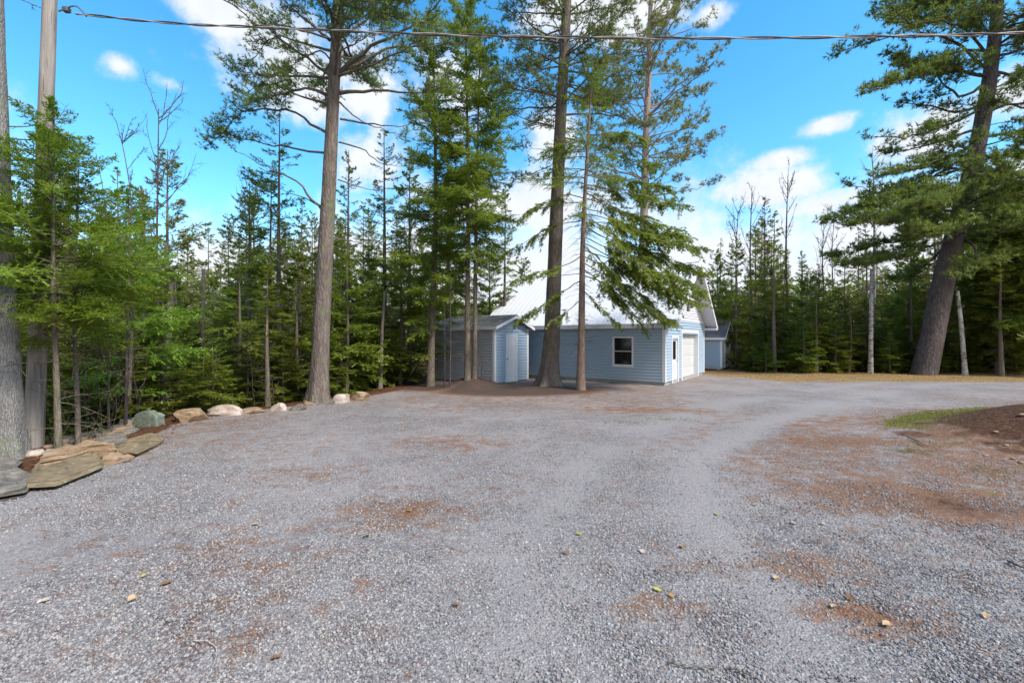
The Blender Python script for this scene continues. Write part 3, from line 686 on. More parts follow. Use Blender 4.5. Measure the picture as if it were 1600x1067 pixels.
def gable_roof(root, W, D, Hh, rise, ov, fo, bo, mat_roof, th=.05, ribs=0, shingle_rows=0, fascia=.13, soffit=True):
    half = W/2; sl = rise/half; ez = Hh-ov*sl; ry = Hh+rise; y0, y1 = -fo, D+bo
    for sgn in (-1, 1):
        ex = half+sgn*(half+ov)
        m = MB(); a = (ex, ez+.05); b = (half, ry+.05); 
        pts = [(a[0], y0, a[1]), (b[0], y0, b[1]), (b[0], y1, b[1]), (a[0], y1, a[1])]
        up = [(x, y, z+th) for x, y, z in pts]
        if sgn > 0: pts = pts[::-1]; up = up[::-1]
        m.hexa(pts+up)
        if ribs:
            k = int((y1-y0)/ribs)
            for i in range(k+1):
                yy = y0+.02+(y1-y0-.04)*i/k
                q = [(a[0], yy-.018, a[1]+th), (b[0], yy-.018, b[1]+th), (b[0], yy+.018, b[1]+th), (a[0], yy+.018, a[1]+th)]; u2 = [(x, y, z+.012) for x, y, z in q]
                if sgn > 0: q = q[::-1]; u2 = u2[::-1]
                m.hexa(q+u2)
        m.build('roof_panel', mat_roof, root)
        if shingle_rows:
            s = MB(); Ls = math.hypot(half+ov, b[1]-a[1]); nrm = (-(b[1]-a[1])/Ls*(1 if sgn < 0 else -1), (half+ov)/Ls)
            for r_ in range(shingle_rows):
                t0, t1 = r_/shingle_rows, (r_+1.12)/shingle_rows; y = y0-.015
                off = random.uniform(0, .3)
                while y < y1+.015:
                    w = random.uniform(.28, .34) - (off if y < y0 else 0); ye = min(y+w-.006, y1+.015)
                    if ye-y > .02:
                        l0, l1 = random.uniform(.022, .030), .008
                        def pt(t, yy, l): return (a[0]+(b[0]-a[0])*min(t, 1)+nrm[0]*l, yy, a[1]+th+(b[1]-a[1])*min(t, 1)+nrm[1]*l)
                        q = [pt(t0, y, .001), pt(t1, y, .001), pt(t1, ye, .001), pt(t0, ye, .001)]; u2 = [pt(t0, y, l0), pt(t1, y, l1), pt(t1, ye, l1), pt(t0, ye, l0)]
                        if sgn > 0: q = q[::-1]; u2 = u2[::-1]
                        s.hexa(q+u2)
                    y += w
            so = s.build('shingles', mat_roof, root); so['kind'] = 'stuff'
        # eave fascia
        m = MB(); m.box((ex+sgn*.02, y0+.02, ez-fascia+.06), (ex, y1-.02, ez+.085)); m.build('fascia', M['white'], root)
        # rake boards front and back
        for yy, dy in ((y0, -1), (y1, 1)):
            m = MB(); e = [(ex+sgn*.02, a[1]-fascia), (half, b[1]-fascia), (half, b[1]+th*.6), (ex+sgn*.02, a[1]+th*.6)]
            ya, yb = yy+dy*.028, yy-dy*.002
            f_ = [(x, min(ya, yb), z) for x, z in e]; g_ = [(x, max(ya, yb), z) for x, z in e]
            if sgn < 0: m.hexa([f_[0], g_[0], g_[1], f_[1], f_[3], g_[3], g_[2], f_[2]][:8])
            else: m.hexa([g_[0], f_[0], f_[1], g_[1], g_[3], f_[3], f_[2], g_[2]])
            m.build('rake_board', M['white'], root)
        if soffit:                                    # underside boards: sloped, with fine grooves
            for (sa, sb) in ((y0+.03, -.02), (D+.02, y1-.03)):
                if sb-sa < .05: continue
                m = MB(); n = max(1, int((sb-sa)/.1))
                for i in range(n):
                    ya = sa+(sb-sa)*i/n+.003; yb = sa+(sb-sa)*(i+1)/n-.003
                    q = [(a[0], ya, a[1]-.03), (b[0], ya, b[1]-.03), (b[0], yb, b[1]-.03), (a[0], yb, a[1]-.03)]; u2 = [(x, y, z+.025) for x, y, z in q]
                    if sgn > 0: q = q[::-1]; u2 = u2[::-1]
                    m.hexa(q+u2)
                m.build('soffit', M['soffit'], root)
            m = MB(); xa, xb = sorted((ex, -0.03 if sgn < 0 else W+.03)); m.box((xa, y0+.03, ez-.055), (xb, y1-.03, ez-.035)); m.build('soffit', M['soffit'], root)
def cap(root, W, D, Hh, rise, fo, bo, mt, th=.05):
    m = MB(); half = W/2; z = Hh+rise+.05+th+.012; sl = rise/half
    for s in (-1, 1):
        q = [(half, -fo-.01, z+.02), (half+s*.16, -fo-.01, z+.02-.16*sl), (half+s*.16, D+bo+.01, z+.02-.16*sl), (half, D+bo+.01, z+.02)]
        u = [(x, y, zz+.012) for x, y, zz in q]
        if s > 0: m.hexa(q+u)
        else: m.hexa(q[::-1]+u[::-1])
    m.build('ridge_cap', mt, root)
RZ = math.atan2(.811, .585)
A = np.array((5.58, 15.9))*H/1.7
S_ = H/1.7
def garage():
    W, D, Hh, rise = 6.95, 9.2, 2.74, 2.75
    r = empty('garage', (A[0], A[1], gz(*A)-.02), RZ)
    tag(r, 'long pale blue garage with white metal roof and overhead door', 'garage')
    GD = (2.52, 5.5, .04, 2.22); MD = (1.0, 1.85, .05, 1.98); GW = (3.25, 3.95, 3.22, 4.15); SW = (1.37, 2.17, .83, 1.97)
    walls(r, W, D, Hh, rise, .127, (M['blue'], M['blue'], M['gable']), [(GD[0], GD[1], 0, GD[3]), (MD[0], MD[1], 0, MD[3]), (GW[0], GW[1], GW[2], GW[3])],
          [(D-SW[1], D-SW[0], SW[2], SW[3])], z0=.16, break_z=2.80)
    m = MB(); m.box((.02, .02, -.5), (W-.02, D-.02, .158)); m.build('foundation', M['concrete'], r)
    corner(r, 0, 0, -1, -1, .15, Hh-.05); corner(r, W, 0, 1, -1, .15, Hh-.05); corner(r, 0, D, -1, 1, .15, Hh-.05); corner(r, W, D, 1, 1, .15, Hh-.05)
    m = MB(); m.box((.06, -.040, 2.77), (W-.06, -.001, 2.84)); m.build('belt_trim', M['white'], r)
    gable_roof(r, W, D, Hh, rise, .34, .62, .3, M['roof'], ribs=.30, fascia=.15); cap(r, W, D, Hh, rise, .62, .3, M['roof'])
    # eave return box on the near corner and far corner
    for sx in (-1, 1):
        m = MB(); x0 = -.34 if sx < 0 else W+.34; x1 = -.02 if sx < 0 else W+.02; m.box((x0, -.615, 2.42), (x1, -.03, 2.50)); m.build('eave_return', M['white'], r)
    # overhead door: recessed, four ribbed panels
    m = door_casing(GD[0], GD[1], .02, GD[3], .13, .05); m.build('door_casing', M['white'], r)
    m = MB(); m.box((GD[0]-.03, -.001, .02), (GD[0]-.002, .19, GD[3])); m.box((GD[1]+.002, -.001, .02), (GD[1]+.03, .19, GD[3])); m.box((GD[0]+.001, -.001, GD[3]+.002), (GD[1]-.001, .19, GD[3]+.03)); m.build('door_jamb', M['white'], r)
    dr = MB(); dr.box((GD[0], .19, .045), (GD[1], .21, GD[3])); door = dr.build('overhead_door', M['offwhite'], r)
    n = 4; ph = (GD[3]-.05)/n
    for i in range(n):
        z0 = .05+i*ph; m = MB(); m.box((GD[0]+.005, .165, z0+.006), (GD[1]-.005, .19, z0+ph-.006))
        k = 6
        for j in range(k):
            xa = GD[0]+.06+(GD[1]-GD[0]-.12)*j/k; xb = GD[0]+.06+(GD[1]-GD[0]-.12)*(j+1)/k-.06
            m.box((xa, .158, z0+.10), (xb, .1655, z0+ph-.10))
        m.build('door_panel', M['offwhite'], door, bevel=.004)
    m = MB(); m.box((GD[0], -.05, -.02), (GD[1], .18, .04)); m.build('door_sill', M['concrete'], r)
    # entry door with half window
    m = door_casing(MD[0], MD[1], .04, MD[3], .09); m.build('door_casing', M['white'], r)
    m = MB(); m.box((MD[0], .03, .05), (MD[1], .065, MD[3])); d = m.build('entry_door', M['white'], r)
    m = MB(); m.box((MD[0]+.1, .018, 1.0), (MD[0]+.14, .03, 1.88)); m.box((MD[1]-.14, .018, 1.0), (MD[1]-.1, .03, 1.88)); m.box((MD[0]+.141, .018, 1.0), (MD[1]-.141, .03, 1.04)); m.box((MD[0]+.141, .018, 1.84), (MD[1]-.141, .03, 1.88)); m.build('window_frame', M['white'], d)
    m = MB(); m.box((MD[0]+.141, .022, 1.041), (MD[1]-.141, .028, 1.839)); m.build('pane', M['glass'], d)
    m = MB(); m.box((MD[0]+.14, .022, .16), (MD[0]+.40, .03, .85)); m.build('door_panel', M['offwhite'], d); m = MB(); m.box((MD[0]+.46, .022, .16), (MD[0]+.72, .03, .85)); m.build('door_panel', M['offwhite'], d)
    p = tubes(np.array([[(MD[1]-.07, .03, .98), (MD[1]-.07, -.03, .98), (MD[1]-.16, -.04, .98)]]), np.full((1, 3), .012), 8); mesh_obj('handle', p[0], p[1], M['metal'], d)
    m = MB(); m.box((MD[0]-.02, -.06, -.02), (MD[1]+.02, .03, .045)); m.build('threshold', M['concrete'], r)
    # gable window
    def window(a0, a1, z0, z1, place, sash=True):
        w = .07; f = MB()
        def bx(a, b, o0, o1, c, e):
            q = [place(a, o0, c), place(b, o1, e)]; f.box(q[0], q[1])
        bx(a0-w, a0, -.06, .048, z0-w, z1+w); bx(a1, a1+w, -.06, .048, z0-w, z1+w); bx(a0+.001, a1-.001, -.06, .046, z0-w, z0); bx(a0+.001, a1-.001, -.06, .046, z1, z1+w)
        fr_ = f.build('window', M['white'], r)
        zm = (z0+z1)/2
        if sash:
            f = MB(); bx(a0+.002, a1-.002, -.03, .006, zm-.018, zm+.018); f.build('sash_bar', M['offwhite'], fr_)
            for (c, e) in ((z0+.001, zm-.019), (zm+.019, z1-.001)):
                f = MB(); q = place(a0+.001, -.03, c), place(a1-.001, -.02, e); f.box(*q); f.build('pane', M['glass'], fr_)
            f = MB(); bx(a0-w-.02, a1+w+.02, .0, .055, z0-w-.03, z0-w-.001); f.build('sill', M['white'], fr_)
        else:
            f = MB(); q = place(a0+.001, -.03, z0+.001), place(a1-.001, -.02, z1-.001); f.box(*q); f.build('pane', M['glass'], fr_)
    window(*GW, lambda a, o, z: (a, -o, z), False)
    window(*SW, lambda a, o, z: (-o, a, z))
    return r
garage()

def shed(name, label, px_corner, py, W, D, Hh, rise, door, mside, mroof, dz=0, stilts=False, ov=.2, fo=.25, left_door=False):
    X, Y = px_corner
    r = empty(name, (X, Y, dz), RZ); tag(r, label, 'shed')
    walls(r, W, D, Hh, rise, .127, (M['blue'], mside, M['blue']), [(door[0], door[1], 0, door[2])], [], z0=.06)
    m = MB(); m.box((.03, .03, -.35 if not stilts else -.06), (W-.03, D-.03, .058)); m.build('floor_frame', M['concrete'] if not stilts else M['offwhite'], r)
    corner(r, 0, 0, -1, -1, .03, Hh-.03, .075); corner(r, W, 0, 1, -1, .03, Hh-.03, .075); corner(r, 0, D, -1, 1, .03, Hh-.03, .075); corner(r, W, D, 1, 1, .03, Hh-.03, .075)
    m = door_casing(door[0], door[1], .0, door[2], .06, .045); m.build('door_casing', M['white'], r)
    m = MB(); m.box((door[0], -.012, .01), (door[1], .03, door[2])); d = m.build('door', M['white'], r)
    a, b, t = door
    st = .09
    m = MB(); m.box((a+.004, -.036, .015), (a+st, -.012, t-.005)); m.build('stile', M['white'], d); m = MB(); m.box((b-st, -.036, .015), (b-.004, -.012, t-.005)); m.build('stile', M['white'], d)
    for z in (.015, t*.5-.06, t-.13):
        m = MB(); m.box((a+st+.002, -.034, z), (b-st-.002, -.012, z+.12)); m.build('rail', M['white'], d)
    m = MB(); m.box((a+.02, -.07, t*.5-.03), (a+.05, -.037, t*.5+.06)); m.build('handle', M['metal'], d, bevel=.004)
    gable_roof(r, W, D, Hh, rise, ov, fo, .15, mroof, th=.03, shingle_rows=8, fascia=.10)
    m = MB(); q = W/2; z = Hh+rise+.05+.03+.03
    sl = rise/(W/2)
    yy = -fo-.02
    while yy < D+.15:
        for s in (-1, 1):
            p = [(q, yy, z+.004), (q+s*.14, yy, z+.004-.14*sl), (q+s*.14, yy+.29, z-.14*sl), (q, yy+.29, z)]; u = [(x, y, zz+.010) for x, y, zz in p]
            m.hexa(p+u if s > 0 else p[::-1]+u[::-1])
        yy += .28
    o = m.build('ridge_shingles', mroof, r); o['kind'] = 'stuff'
    if stilts:
        for (x, y) in ((.15, .15), (W-.15, .15), (.15, D-.2), (W-.15, D-.2)):
            m = MB(); m.box((x-.1, y-.1, -.5), (x+.1, y+.1, -.061)); m.build('footing_block', M['concrete'], r)
    return r
c1 = np.array((-.665, 16.4))*S_
s1 = shed('garden_shed', 'small narrow shed with grey side wall and white door beside the garage', c1, 0, 2.5, 3.8, 2.42, .45, (.82, 1.58, 2.06), M['greyblue'], M['shingle'])
c2 = np.array((11.5, 23.9))*S_
s2 = shed('garden_shed', 'small blue shed on blocks behind the right end of the garage', c2, 0, 2.9, 3.4, 1.92, .95, (.95, 2.6, 1.86), M['blue'], M['shingle2'], dz=.12, stilts=True)

# ================================================================ pole and cable
pb = np.array(G(52, 712)); 
def pole():
    Y = 7.75; b = P(52, 706, Y); t = P(80, -60, Y); b[2] = gz(b[0], b[1])-.3
    r = empty('utility_pole', (b[0], b[1], gz(b[0], b[1]))); tag(r, 'weathered grey wooden utility pole behind the stone slabs', 'utility pole')
    base = np.array(r.location)
    v, f, p, rr = trunk_geo([b-base, (b+t)/2-base, t-base], .135, .093, 28, 40, 0, .4, .012, 3)
    mesh_obj('pole_shaft', v, f, M['pole'], r, True)
    # insulator hook and cable clamp
    a = P(92, 18, Y)-base; q = P(118, 10, Y-.25)-base; e = P(135, 26, Y-.3)-base
    v, f = tubes(resample([a, q, e], 8)[None], np.full((1, 8), .013), 8); mesh_obj('hook', v, f, M['metal'], r, True)
    m = MB(); c = P(104, 16, Y-.15)-base; m.box(c-np.array((.05, .04, .04)), c+np.array((.05, .04, .04))); m.build('clamp', M['metal'], r, bevel=.01)
pole()
def cable():
    Y0 = 6.8
    pts = [(118, 22, 7.45), (260, 36, 7.25), (400, 43, 6.95), (640, 53, 6.45), (760, 56.5, 6.35), (960, 59.5, 6.2), (1160, 60, 6.05), (1400, 57, 5.9), (1640, 50.5, 5.75), (2300, 22, 5.4)]
    p = resample([P(*q) for q in pts], 420); s = np.linspace(0, 1, 420)*330
    r = empty('overhead_cable', p[0]); tag(r, 'twisted dark service cable strung across the yard from the pole', 'cable')
    base = p[0]
    for k, (rad, mt, nm) in enumerate(((.011, 'cable', 'insulated_wire'), (.009, 'cable2', 'bare_wire'))):
        a = s*.28+k*math.pi; off = np.stack([0*a, np.cos(a)*.012, np.sin(a)*.012], 1)
        v, f = tubes((p-base+off)[None], np.full((1, 420), rad), 6); mesh_obj(nm, v, f, M[mt], r, True)
cable()

# ================================================================ rocks
def rock(name, loc, dims, material, label, seed, rz=0, tilt=(0, 0), group=None, sub=4, planes=12, rough=.09):
    import bmesh
    bm = bmesh.new(); bmesh.ops.create_icosphere(bm, subdivisions=sub, radius=1)
    g = random.Random(seed); V = np.array([v.co[:] for v in bm.verts]); F_ = [[v.index for v in f.verts] for f in bm.faces]; bm.free()
    V = np.sign(V)*np.abs(V)**.8
    for k in range(planes):
        n = np.array([g.gauss(0, 1), g.gauss(0, 1), g.gauss(0, .8)]); n /= np.linalg.norm(n); d = g.uniform(.55, .92)
        e = np.maximum(V@n-d, 0); V = V-e[:, None]*n*.93
    off = seed*3.7
    nz = np.array([mnoise.fractal(Vector((x*1.7+off, y*1.7, z*2.6)), .9, 2, 5) for x, y, z in V]); V = V*(1+rough*nz)[:, None]
    V[:, 2] = np.where(V[:, 2] < -.45, -.45+(V[:, 2]+.45)*.5, V[:, 2])
    V = V*np.array(dims)
    o = mesh_obj(name, V, np.array(F_), material, None, sub > 2); o.data.set_sharp_from_angle(angle=R(24)) if sub > 2 else None; o.location = loc; o.rotation_euler = (tilt[0], tilt[1], rz)
    tag(o, label, 'rock', group); return o
def place_rock(px0, px1, py_bot, py_top, material, label, seed, deep=.8, rz=0, tilt=(0, 0), name='boulder', z=None, **k):
    x, y = G((px0+px1)/2, py_bot); w = (px1-px0)/2/F*y; hgt = (py_bot-py_top)/F*y
    y += w*deep*.8; z = gz(x, y) if z is None else z
    return rock(name, (x, y, z+hgt*.16), (w*1.1, w*deep, hgt*.82), material, label, seed, rz, tilt, 'stones along the gravel edge', **k)
place_rock(262, 313, 660, 640, M['rock_tan'], 'tan mossy boulder right of the green boulder', 2, .7)
place_rock(204, 242, 667, 642, M['rock_green'], 'green grey boulder at the woods edge, rounded top', 3, .8, planes=5)
place_rock(320, 366, 650, 634, M['rock_pink'], 'pinkish rounded boulder between two tan boulders', 4, .7, planes=5)
place_rock(367, 411, 646, 636, M['rock_tan'], 'low flat tan boulder just right of the pinkish one', 5, .7)
place_rock(413, 447, 643, 630, M['rock_pink'], 'whitish pink boulder left of the tall pine', 6, .7)
place_rock(447, 475, 642, 633, M['rock_grey'], 'flat grey stone nearly buried left of the tall pine', 7, .9)
place_rock(470, 486, 634, 626, M['rock_tan'], 'small brown stone behind the foot of the tall pine', 8, .8)
place_rock(493, 519, 634, 625, M['rock_grey'], 'low grey stone right against the tall pine foot', 9, .9)
place_rock(518, 546, 630, 616, M['rock_pink'], 'pale pink boulder beside the rounded tan boulder', 10, .8)
place_rock(543, 574, 627, 613, M['rock_tan'], 'rounded tan boulder farthest right in the stone row', 11, .8, planes=5)
SL = []
def slab(pts, h, material, label, seed, zb=.03, tilt=0, layers=3):
    """flat layered slab: outline in photo ground pixels"""
    g = np.random.default_rng(seed); poly = np.array([G(*p) for p in pts]); c = poly.mean(0); cz = gz(*c)
    K = 64; q = np.vstack([poly, poly[:1]]); s = np.r_[0, np.cumsum(np.linalg.norm(np.diff(q, axis=0), axis=1))]; t = np.linspace(0, s[-1], K, endpoint=False)
    o = np.stack([np.interp(t, s, q[:, 0]), np.interp(t, s, q[:, 1])], 1)-c
    ang = np.arctan2(o[:, 1], o[:, 0]); V = []; rings = []
    prof = []; h *= .72
    for i in range(layers): prof += [(1.0+g.normal()*.05, i/layers), (1.0+g.normal()*.035, (i+.85)/layers)]
    prof += [(.965, 1.0), (.9, 1.03)]
    for k, (sc, z) in enumerate(prof):
        n = np.array([mnoise.fractal(Vector((math.cos(a)*2.5+seed, math.sin(a)*2.5, z*3)), .8, 2, 4) for a in ang])
        oo = o*(sc*(1+.05*n))[:, None]
        V.append(np.c_[oo, z*h*(1+tilt*oo[:, 0]/max(.1, np.ptp(o[:, 0])))+.02*n*h])
    for sc in (.72, .48, .24):
        oo = o*sc; n = np.array([mnoise.fractal(Vector((x*2.2+seed, y*2.2, 1)), .8, 2, 4) for x, y in oo]); V.append(np.c_[oo, h*(1.04+tilt*oo[:, 0]/max(.1, np.ptp(o[:, 0])))+.07*n])
    V = np.vstack(V); nr = len(V)//K; V = np.vstack([V, [[0, 0, h*1.04]]]); Fs = []
    for r_ in range(nr-1):
        for j in range(K): a, b = r_*K+j, r_*K+(j+1) % K; Fs.append((a, b, b+K, a+K))
    for j in range(K): Fs.append(((nr-1)*K+j, (nr-1)*K+(j+1) % K, nr*K))
    ob = mesh_obj('stone_slab', V.tolist(), Fs, material, None, True); ob.data.set_sharp_from_angle(angle=R(28)); ob.location = (c[0], c[1], cz-zb)
    tag(ob, label, 'rock', 'flat stone slabs at the gravel edge'); return ob
slab([(-40, 790), (40, 776), (52, 752), (20, 735), (-60, 740)], .16, M['rock_grey'], 'grey slab cut by the left edge of the picture, lowest of the slabs', 21, tilt=.2)
slab([(38, 768), (90, 765), (160, 735), (150, 714), (110, 708), (60, 730)], .17, M['rock_olive'], 'large olive brown slab nearest the gravel, pale scratch on top', 22)
slab([(62, 735), (100, 728), (140, 716), (182, 714), (180, 708), (150, 707), (104, 712), (68, 722)], .26, M['rock_tan'], 'orange tan slab behind the large olive slab', 23, tilt=.1)
slab([(158, 730), (205, 722), (214, 712), (190, 708), (160, 716)], .07, M['rock_tan'], 'thin pale tan slab at the front of the pile tip', 24)
slab([(178, 712), (215, 716), (252, 698), (256, 690), (236, 684), (200, 694)], .15, M['rock_olive'], 'pointed brown slab at the right tip of the pile', 25, tilt=-.1)
slab([(140, 708), (175, 704), (200, 694), (196, 684), (150, 688)], .13, M['rock_grey'], 'grey layered slab in the middle of the pile', 26)
slab([(160, 686), (200, 678), (212, 666), (190, 662), (165, 672)], .15, M['rock_tan'], 'tan slab leaning up toward the green boulder', 27, tilt=.4)
slab([(-30, 745), (20, 742), (35, 728), (0, 718), (-40, 724)], .14, M['rock_grey'], 'mossy grey slab at the foot of the left edge trunk', 28)
slab([(205, 668), (215, 662), (212, 655), (188, 657), (186, 664)], .2, M['rock_pink'], 'pale broken slab touching the green boulder', 29)
g_ = random.Random(5)
for i in range(46):
    t = g_.random(); px = 60+t*150+g_.uniform(-14, 14); py = 716-t*48+g_.uniform(-14, 8); x, y = G(px, py); s = g_.uniform(.05, .15)
    rock('rubble_stone', (x, y, gz(x, y)+s*.2), (s*1.3, s, s*.55), M[g_.choice(['rock_tan', 'rock_pink', 'rock_grey', 'rock_tan'])], 'small broken stone in the rubble behind the slabs', 100+i, g_.uniform(0, 6), group='small broken stones behind the slabs', sub=2, planes=7)
for (px, py, s) in ((1598, 668, .09), (1555, 672, .07), (1583, 695, .06), (1572, 682, .05), (1596, 700, .07), (1540, 690, .05)):
    x, y = G(px, py+14, .1)
    rock('small_stone', (x, y, gz(x, y)+.01), (s*.85, s*.6, s*.36), M['rock_tan'], 'small tan stone lying on the brown soil mound', int(px), .4, group='tan stones on the soil mound', sub=2, planes=7)
# fallen leaves and sticks
def leaf_mesh(seed):
    g = random.Random(seed); n = 14; V = [(0, 0, 0)]; 
    for i in range(n):
        a = i/n*6.283; r_ = (1+.18*math.cos(a*5+seed))*(.8+.2*math.cos(a)); V.append((math.cos(a)*r_, math.sin(a)*r_*.62, .22*abs(math.sin(a))*g.uniform(.6, 1.3)+.05*math.cos(a*3)))
    return V, [(0, i+1, (i+1) % n+1) for i in range(n)]
leafc = {'tan': plain('dry_tan_leaf', (.46, .31, .17), .8), 'orange': plain('dry_orange_leaf', (.46, .24, .08), .8), 'yellow': plain('yellow_green_leaf', (.36, .36, .06), .7), 'brown': plain('dry_brown_leaf', (.20, .11, .06), .8), 'pale': plain('bleached_leaf', (.42, .35, .29), .8)}
for i, (px, py, c, s, lab) in enumerate([(208, 940, 'tan', .06, 'curled tan leaf left of the yellow green scrap, near lower left'), (257, 918, 'brown', .055, 'flat brown leaf lying above the curled tan leaf'), (574, 840, 'yellow', .055, 'yellow green leaf on the gravel left of centre'),
        (905, 836, 'yellow', .05, 'yellow leaf right of centre on grey gravel'), (1003, 861, 'pale', .055, 'pale leaf at the left end of the rusty patch'), (1067, 854, 'orange', .055, 'orange leaf on the rusty needle patch'), (1048, 931, 'orange', .04, 'small orange leaf beside the yellow green scrap'),
        (1028, 923, 'yellow', .045, 'yellow green scrap beside a small orange leaf'), (1212, 902, 'tan', .05, 'tan leaf with a stalk right of centre'), (1238, 818, 'pale', .045, 'small bleached leaf above the rusty streak'), (1285, 819, 'pale', .045, 'greyish bleached leaf right of another pale leaf'), (1302, 946, 'pale', .05, 'broken pale leaf in the lower right gravel'),
        (1328, 932, 'brown', .06, 'long brown curled leaf above the broken pale leaf'), (1387, 973, 'tan', .055, 'folded tan leaf in the lower right'), (640, 799, 'orange', .05, 'orange leaf in the rusty patch left of centre'), (400, 822, 'tan', .05, 'tan leaf lying alone left of the centre patch'),
        (1120, 803, 'yellow', .045, 'faded yellow leaf near the middle right'), (66, 946, 'pale', .055, 'whitish leaf at the far lower left'), (1540, 962, 'tan', .05, 'tan leaf near the right edge of the gravel'), (885, 866, 'brown', .05, 'small rust brown leaf just right of centre'), (1180, 790, 'yellow', .04, 'tiny yellow leaf above the rusty patch'),
        (225, 905, 'yellow', .03, 'tiny yellow green scrap near the curled tan leaf'), (715, 950, 'brown', .04, 'dark brown leaf above the bottom centre'), (430, 1035, 'brown', .045, 'brown leaf near the bottom left')]):
    x, y = G(px, py); s *= .82; V, Fc = leaf_mesh(i); o = mesh_obj('fallen_leaf', [(a*s, b*s, c_*s) for a, b, c_ in V], Fc, leafc[c], None, True)
    o.location = (x, y, gz(x, y)+.018); o.rotation_euler = (random.uniform(-.2, .2), random.uniform(-.2, .2), random.uniform(0, 6)); tag(o, lab, 'leaf', 'fallen leaves on the gravel')
def stick(pts, r_, label, m='bark_snag'):
    q = resample([(*G(px, py), 0) for px, py in pts], 18); q[:, 2] = ground_z(q[:, 0], q[:, 1])+.018+r_; q += rng.normal(size=q.shape)*.003; b = q[0].copy()
    v, f = tubes((q-b)[None], (r_*np.linspace(1, .5, 18))[None], 6); o = mesh_obj('fallen_twig', v, f, M[m], None, True); o.location = b; tag(o, label, 'twig', 'twigs lying on the gravel')
stick([(1045, 1040), (1075, 1046), (1120, 1047)], .008, 'dark straight twig at the bottom right of centre')
stick([(1135, 1045), (1160, 1052), (1190, 1068)], .007, 'second dark twig at the bottom, running out of the picture')
stick([(300, 1010), (328, 1012), (338, 1030), (328, 1062)], .0035, 'thin pale curved grass stalk at the bottom left', 'bark_birch')
stick([(1575, 878), (1600, 890), (1630, 896)], .012, 'dark stick at the right edge of the gravel')
stick([(0, 732), (14, 715), (25, 706)], .012, 'grey stick leaning at the foot of the left edge trunk')
stick([(1420, 688), (1436, 694), (1445, 700)], .014, 'black crooked twig beside the mossy verge')

# ================================================================ trees
def tree(name, loc, W, tris, mb, ml, label, cat='tree', group=None, rz=0):
    r = empty(name, loc, rz); tag(r, label, cat, group)
    W.build('trunk', M[mb], r)
    if tris is not None and len(tris): c = tri_mesh('crown', tris, M[ml], r)
    return r
def base_at(px, py=None, Y=None, z=None):
    if Y is None: x, y = G(px, py)
    else: y = Y; x = (px-CX)/F*Y
    return np.array((x, y, gz(x, y) if z is None else z))

def hero_pine(name, label, trunk_px, Y, r0, r1, limbs_px, mb, ml, seed, flare=.45, sides=28, auto=None, **kw):
    g = np.random.default_rng(seed); pts = [P(px, py, Y) for px, py in trunk_px]; pts[0][2] = gz(pts[0][0], pts[0][1])-.1
    base = pts[0].copy(); base[2] += .1; pts = [p-base for p in pts]
    W = Wood(); v, f, p, r = trunk_geo(pts, r0, r1, sides, 110, flare, .45, .05, seed); W.add(v, f)
    L = []
    for (pp, st, rr, amt, dy) in limbs_px:
        q = [P(px, py, Y) for px, py in pp]; n = len(q)
        for i in range(n): s = i/(n-1)*dy; q[i] = P(pp[i][0], pp[i][1], Y+s)
        L.append(([a-base for a in q], st, rr, amt))
    if auto:
        for (z0, z1, step, nper, ln, e, st, amt, azr) in auto:
            z = z0
            while z < z1:
                for k in range(nper):
                    az = g.uniform(*azr); Ln = (ln(z) if callable(ln) else ln)*g.uniform(.55, 1.15); b = np.array([np.interp(z, p[:, 2], p[:, i]) for i in range(3)]); hd = np.array([math.cos(az), math.sin(az), 0])
                    ee = e+g.normal()*.12
                    q = [b, b+hd*Ln*.35+[0, 0, Ln*.35*math.tan(ee)], b+hd*Ln*.7+[0, 0, Ln*.62*math.tan(ee)], b+hd*Ln+[0, 0, Ln*(.8*math.tan(ee)+.06)]]
                    L.append((q, st, max(.012, .014*Ln), amt))
                z += step*g.uniform(.7, 1.3)
    tr = pine_limbs(L, W, seed, **kw)
    return tree(name, base, W, tr, mb, ml, label)

# --- tall pine left of centre
Yp = 13.2
Lm = [([(531,112),(561,90),(595,64),(644,41),(700,-10)], .35, .07, 1.3, -.6), ([(531,112),(580,90),(617,75),(670,73),(735,66)], .4, .055, 1.0, .8),
      ([(530,146),(587,142),(659,146),(705,135)], .5, .06, 1.0, -.8), ([(531,186),(571,193),(614,197),(662,187)], .75, .035, .25, .8), ([(531,160),(561,188),(610,206),(645,216)], .7, .03, .25, -.5),
      ([(529,222),(565,233),(595,255),(632,262)], .7, .03, .35, .6), ([(515,150),(482,139),(445,146),(395,160)], .25, .05, 2.2, -.9), ([(514,210),(482,191),(456,174),(385,178),(330,225)], .3, .05, 1.9, .5),
      ([(514,165),(470,150),(420,130),(372,150)], .3, .04, 1.6, 1.0),
      ([(512,240),(456,232),(400,221),(330,200)], .45, .04, 1.2, .9), ([(508,328),(482,308),(467,285),(420,262),(370,236)], .9, .045, .10, -.6), ([(505,330),(490,316),(450,300),(420,296)], .8, .03, .2, .8),
      ([(528,281),(561,292),(587,300),(600,318)], .8, .022, .2, -.5), ([(516,64),(490,41),(467,22),(430,-10)], .2, .05, 1.6, -.5), ([(500,395),(485,408),(452,412),(430,405)], .85, .03, .15, .6),
      ([(524,372),(560,378),(600,378)], .85, .02, .15, .6), ([(518,80),(480,70),(430,60),(380,110)], .35, .045, 1.6, .9), ([(530,60),(590,20),(650,-30)], .3, .05, 1.4, 1.2), ([(522,100),(500,80),(470,95),(430,120)], .3, .03, 1.4, -1.4)]
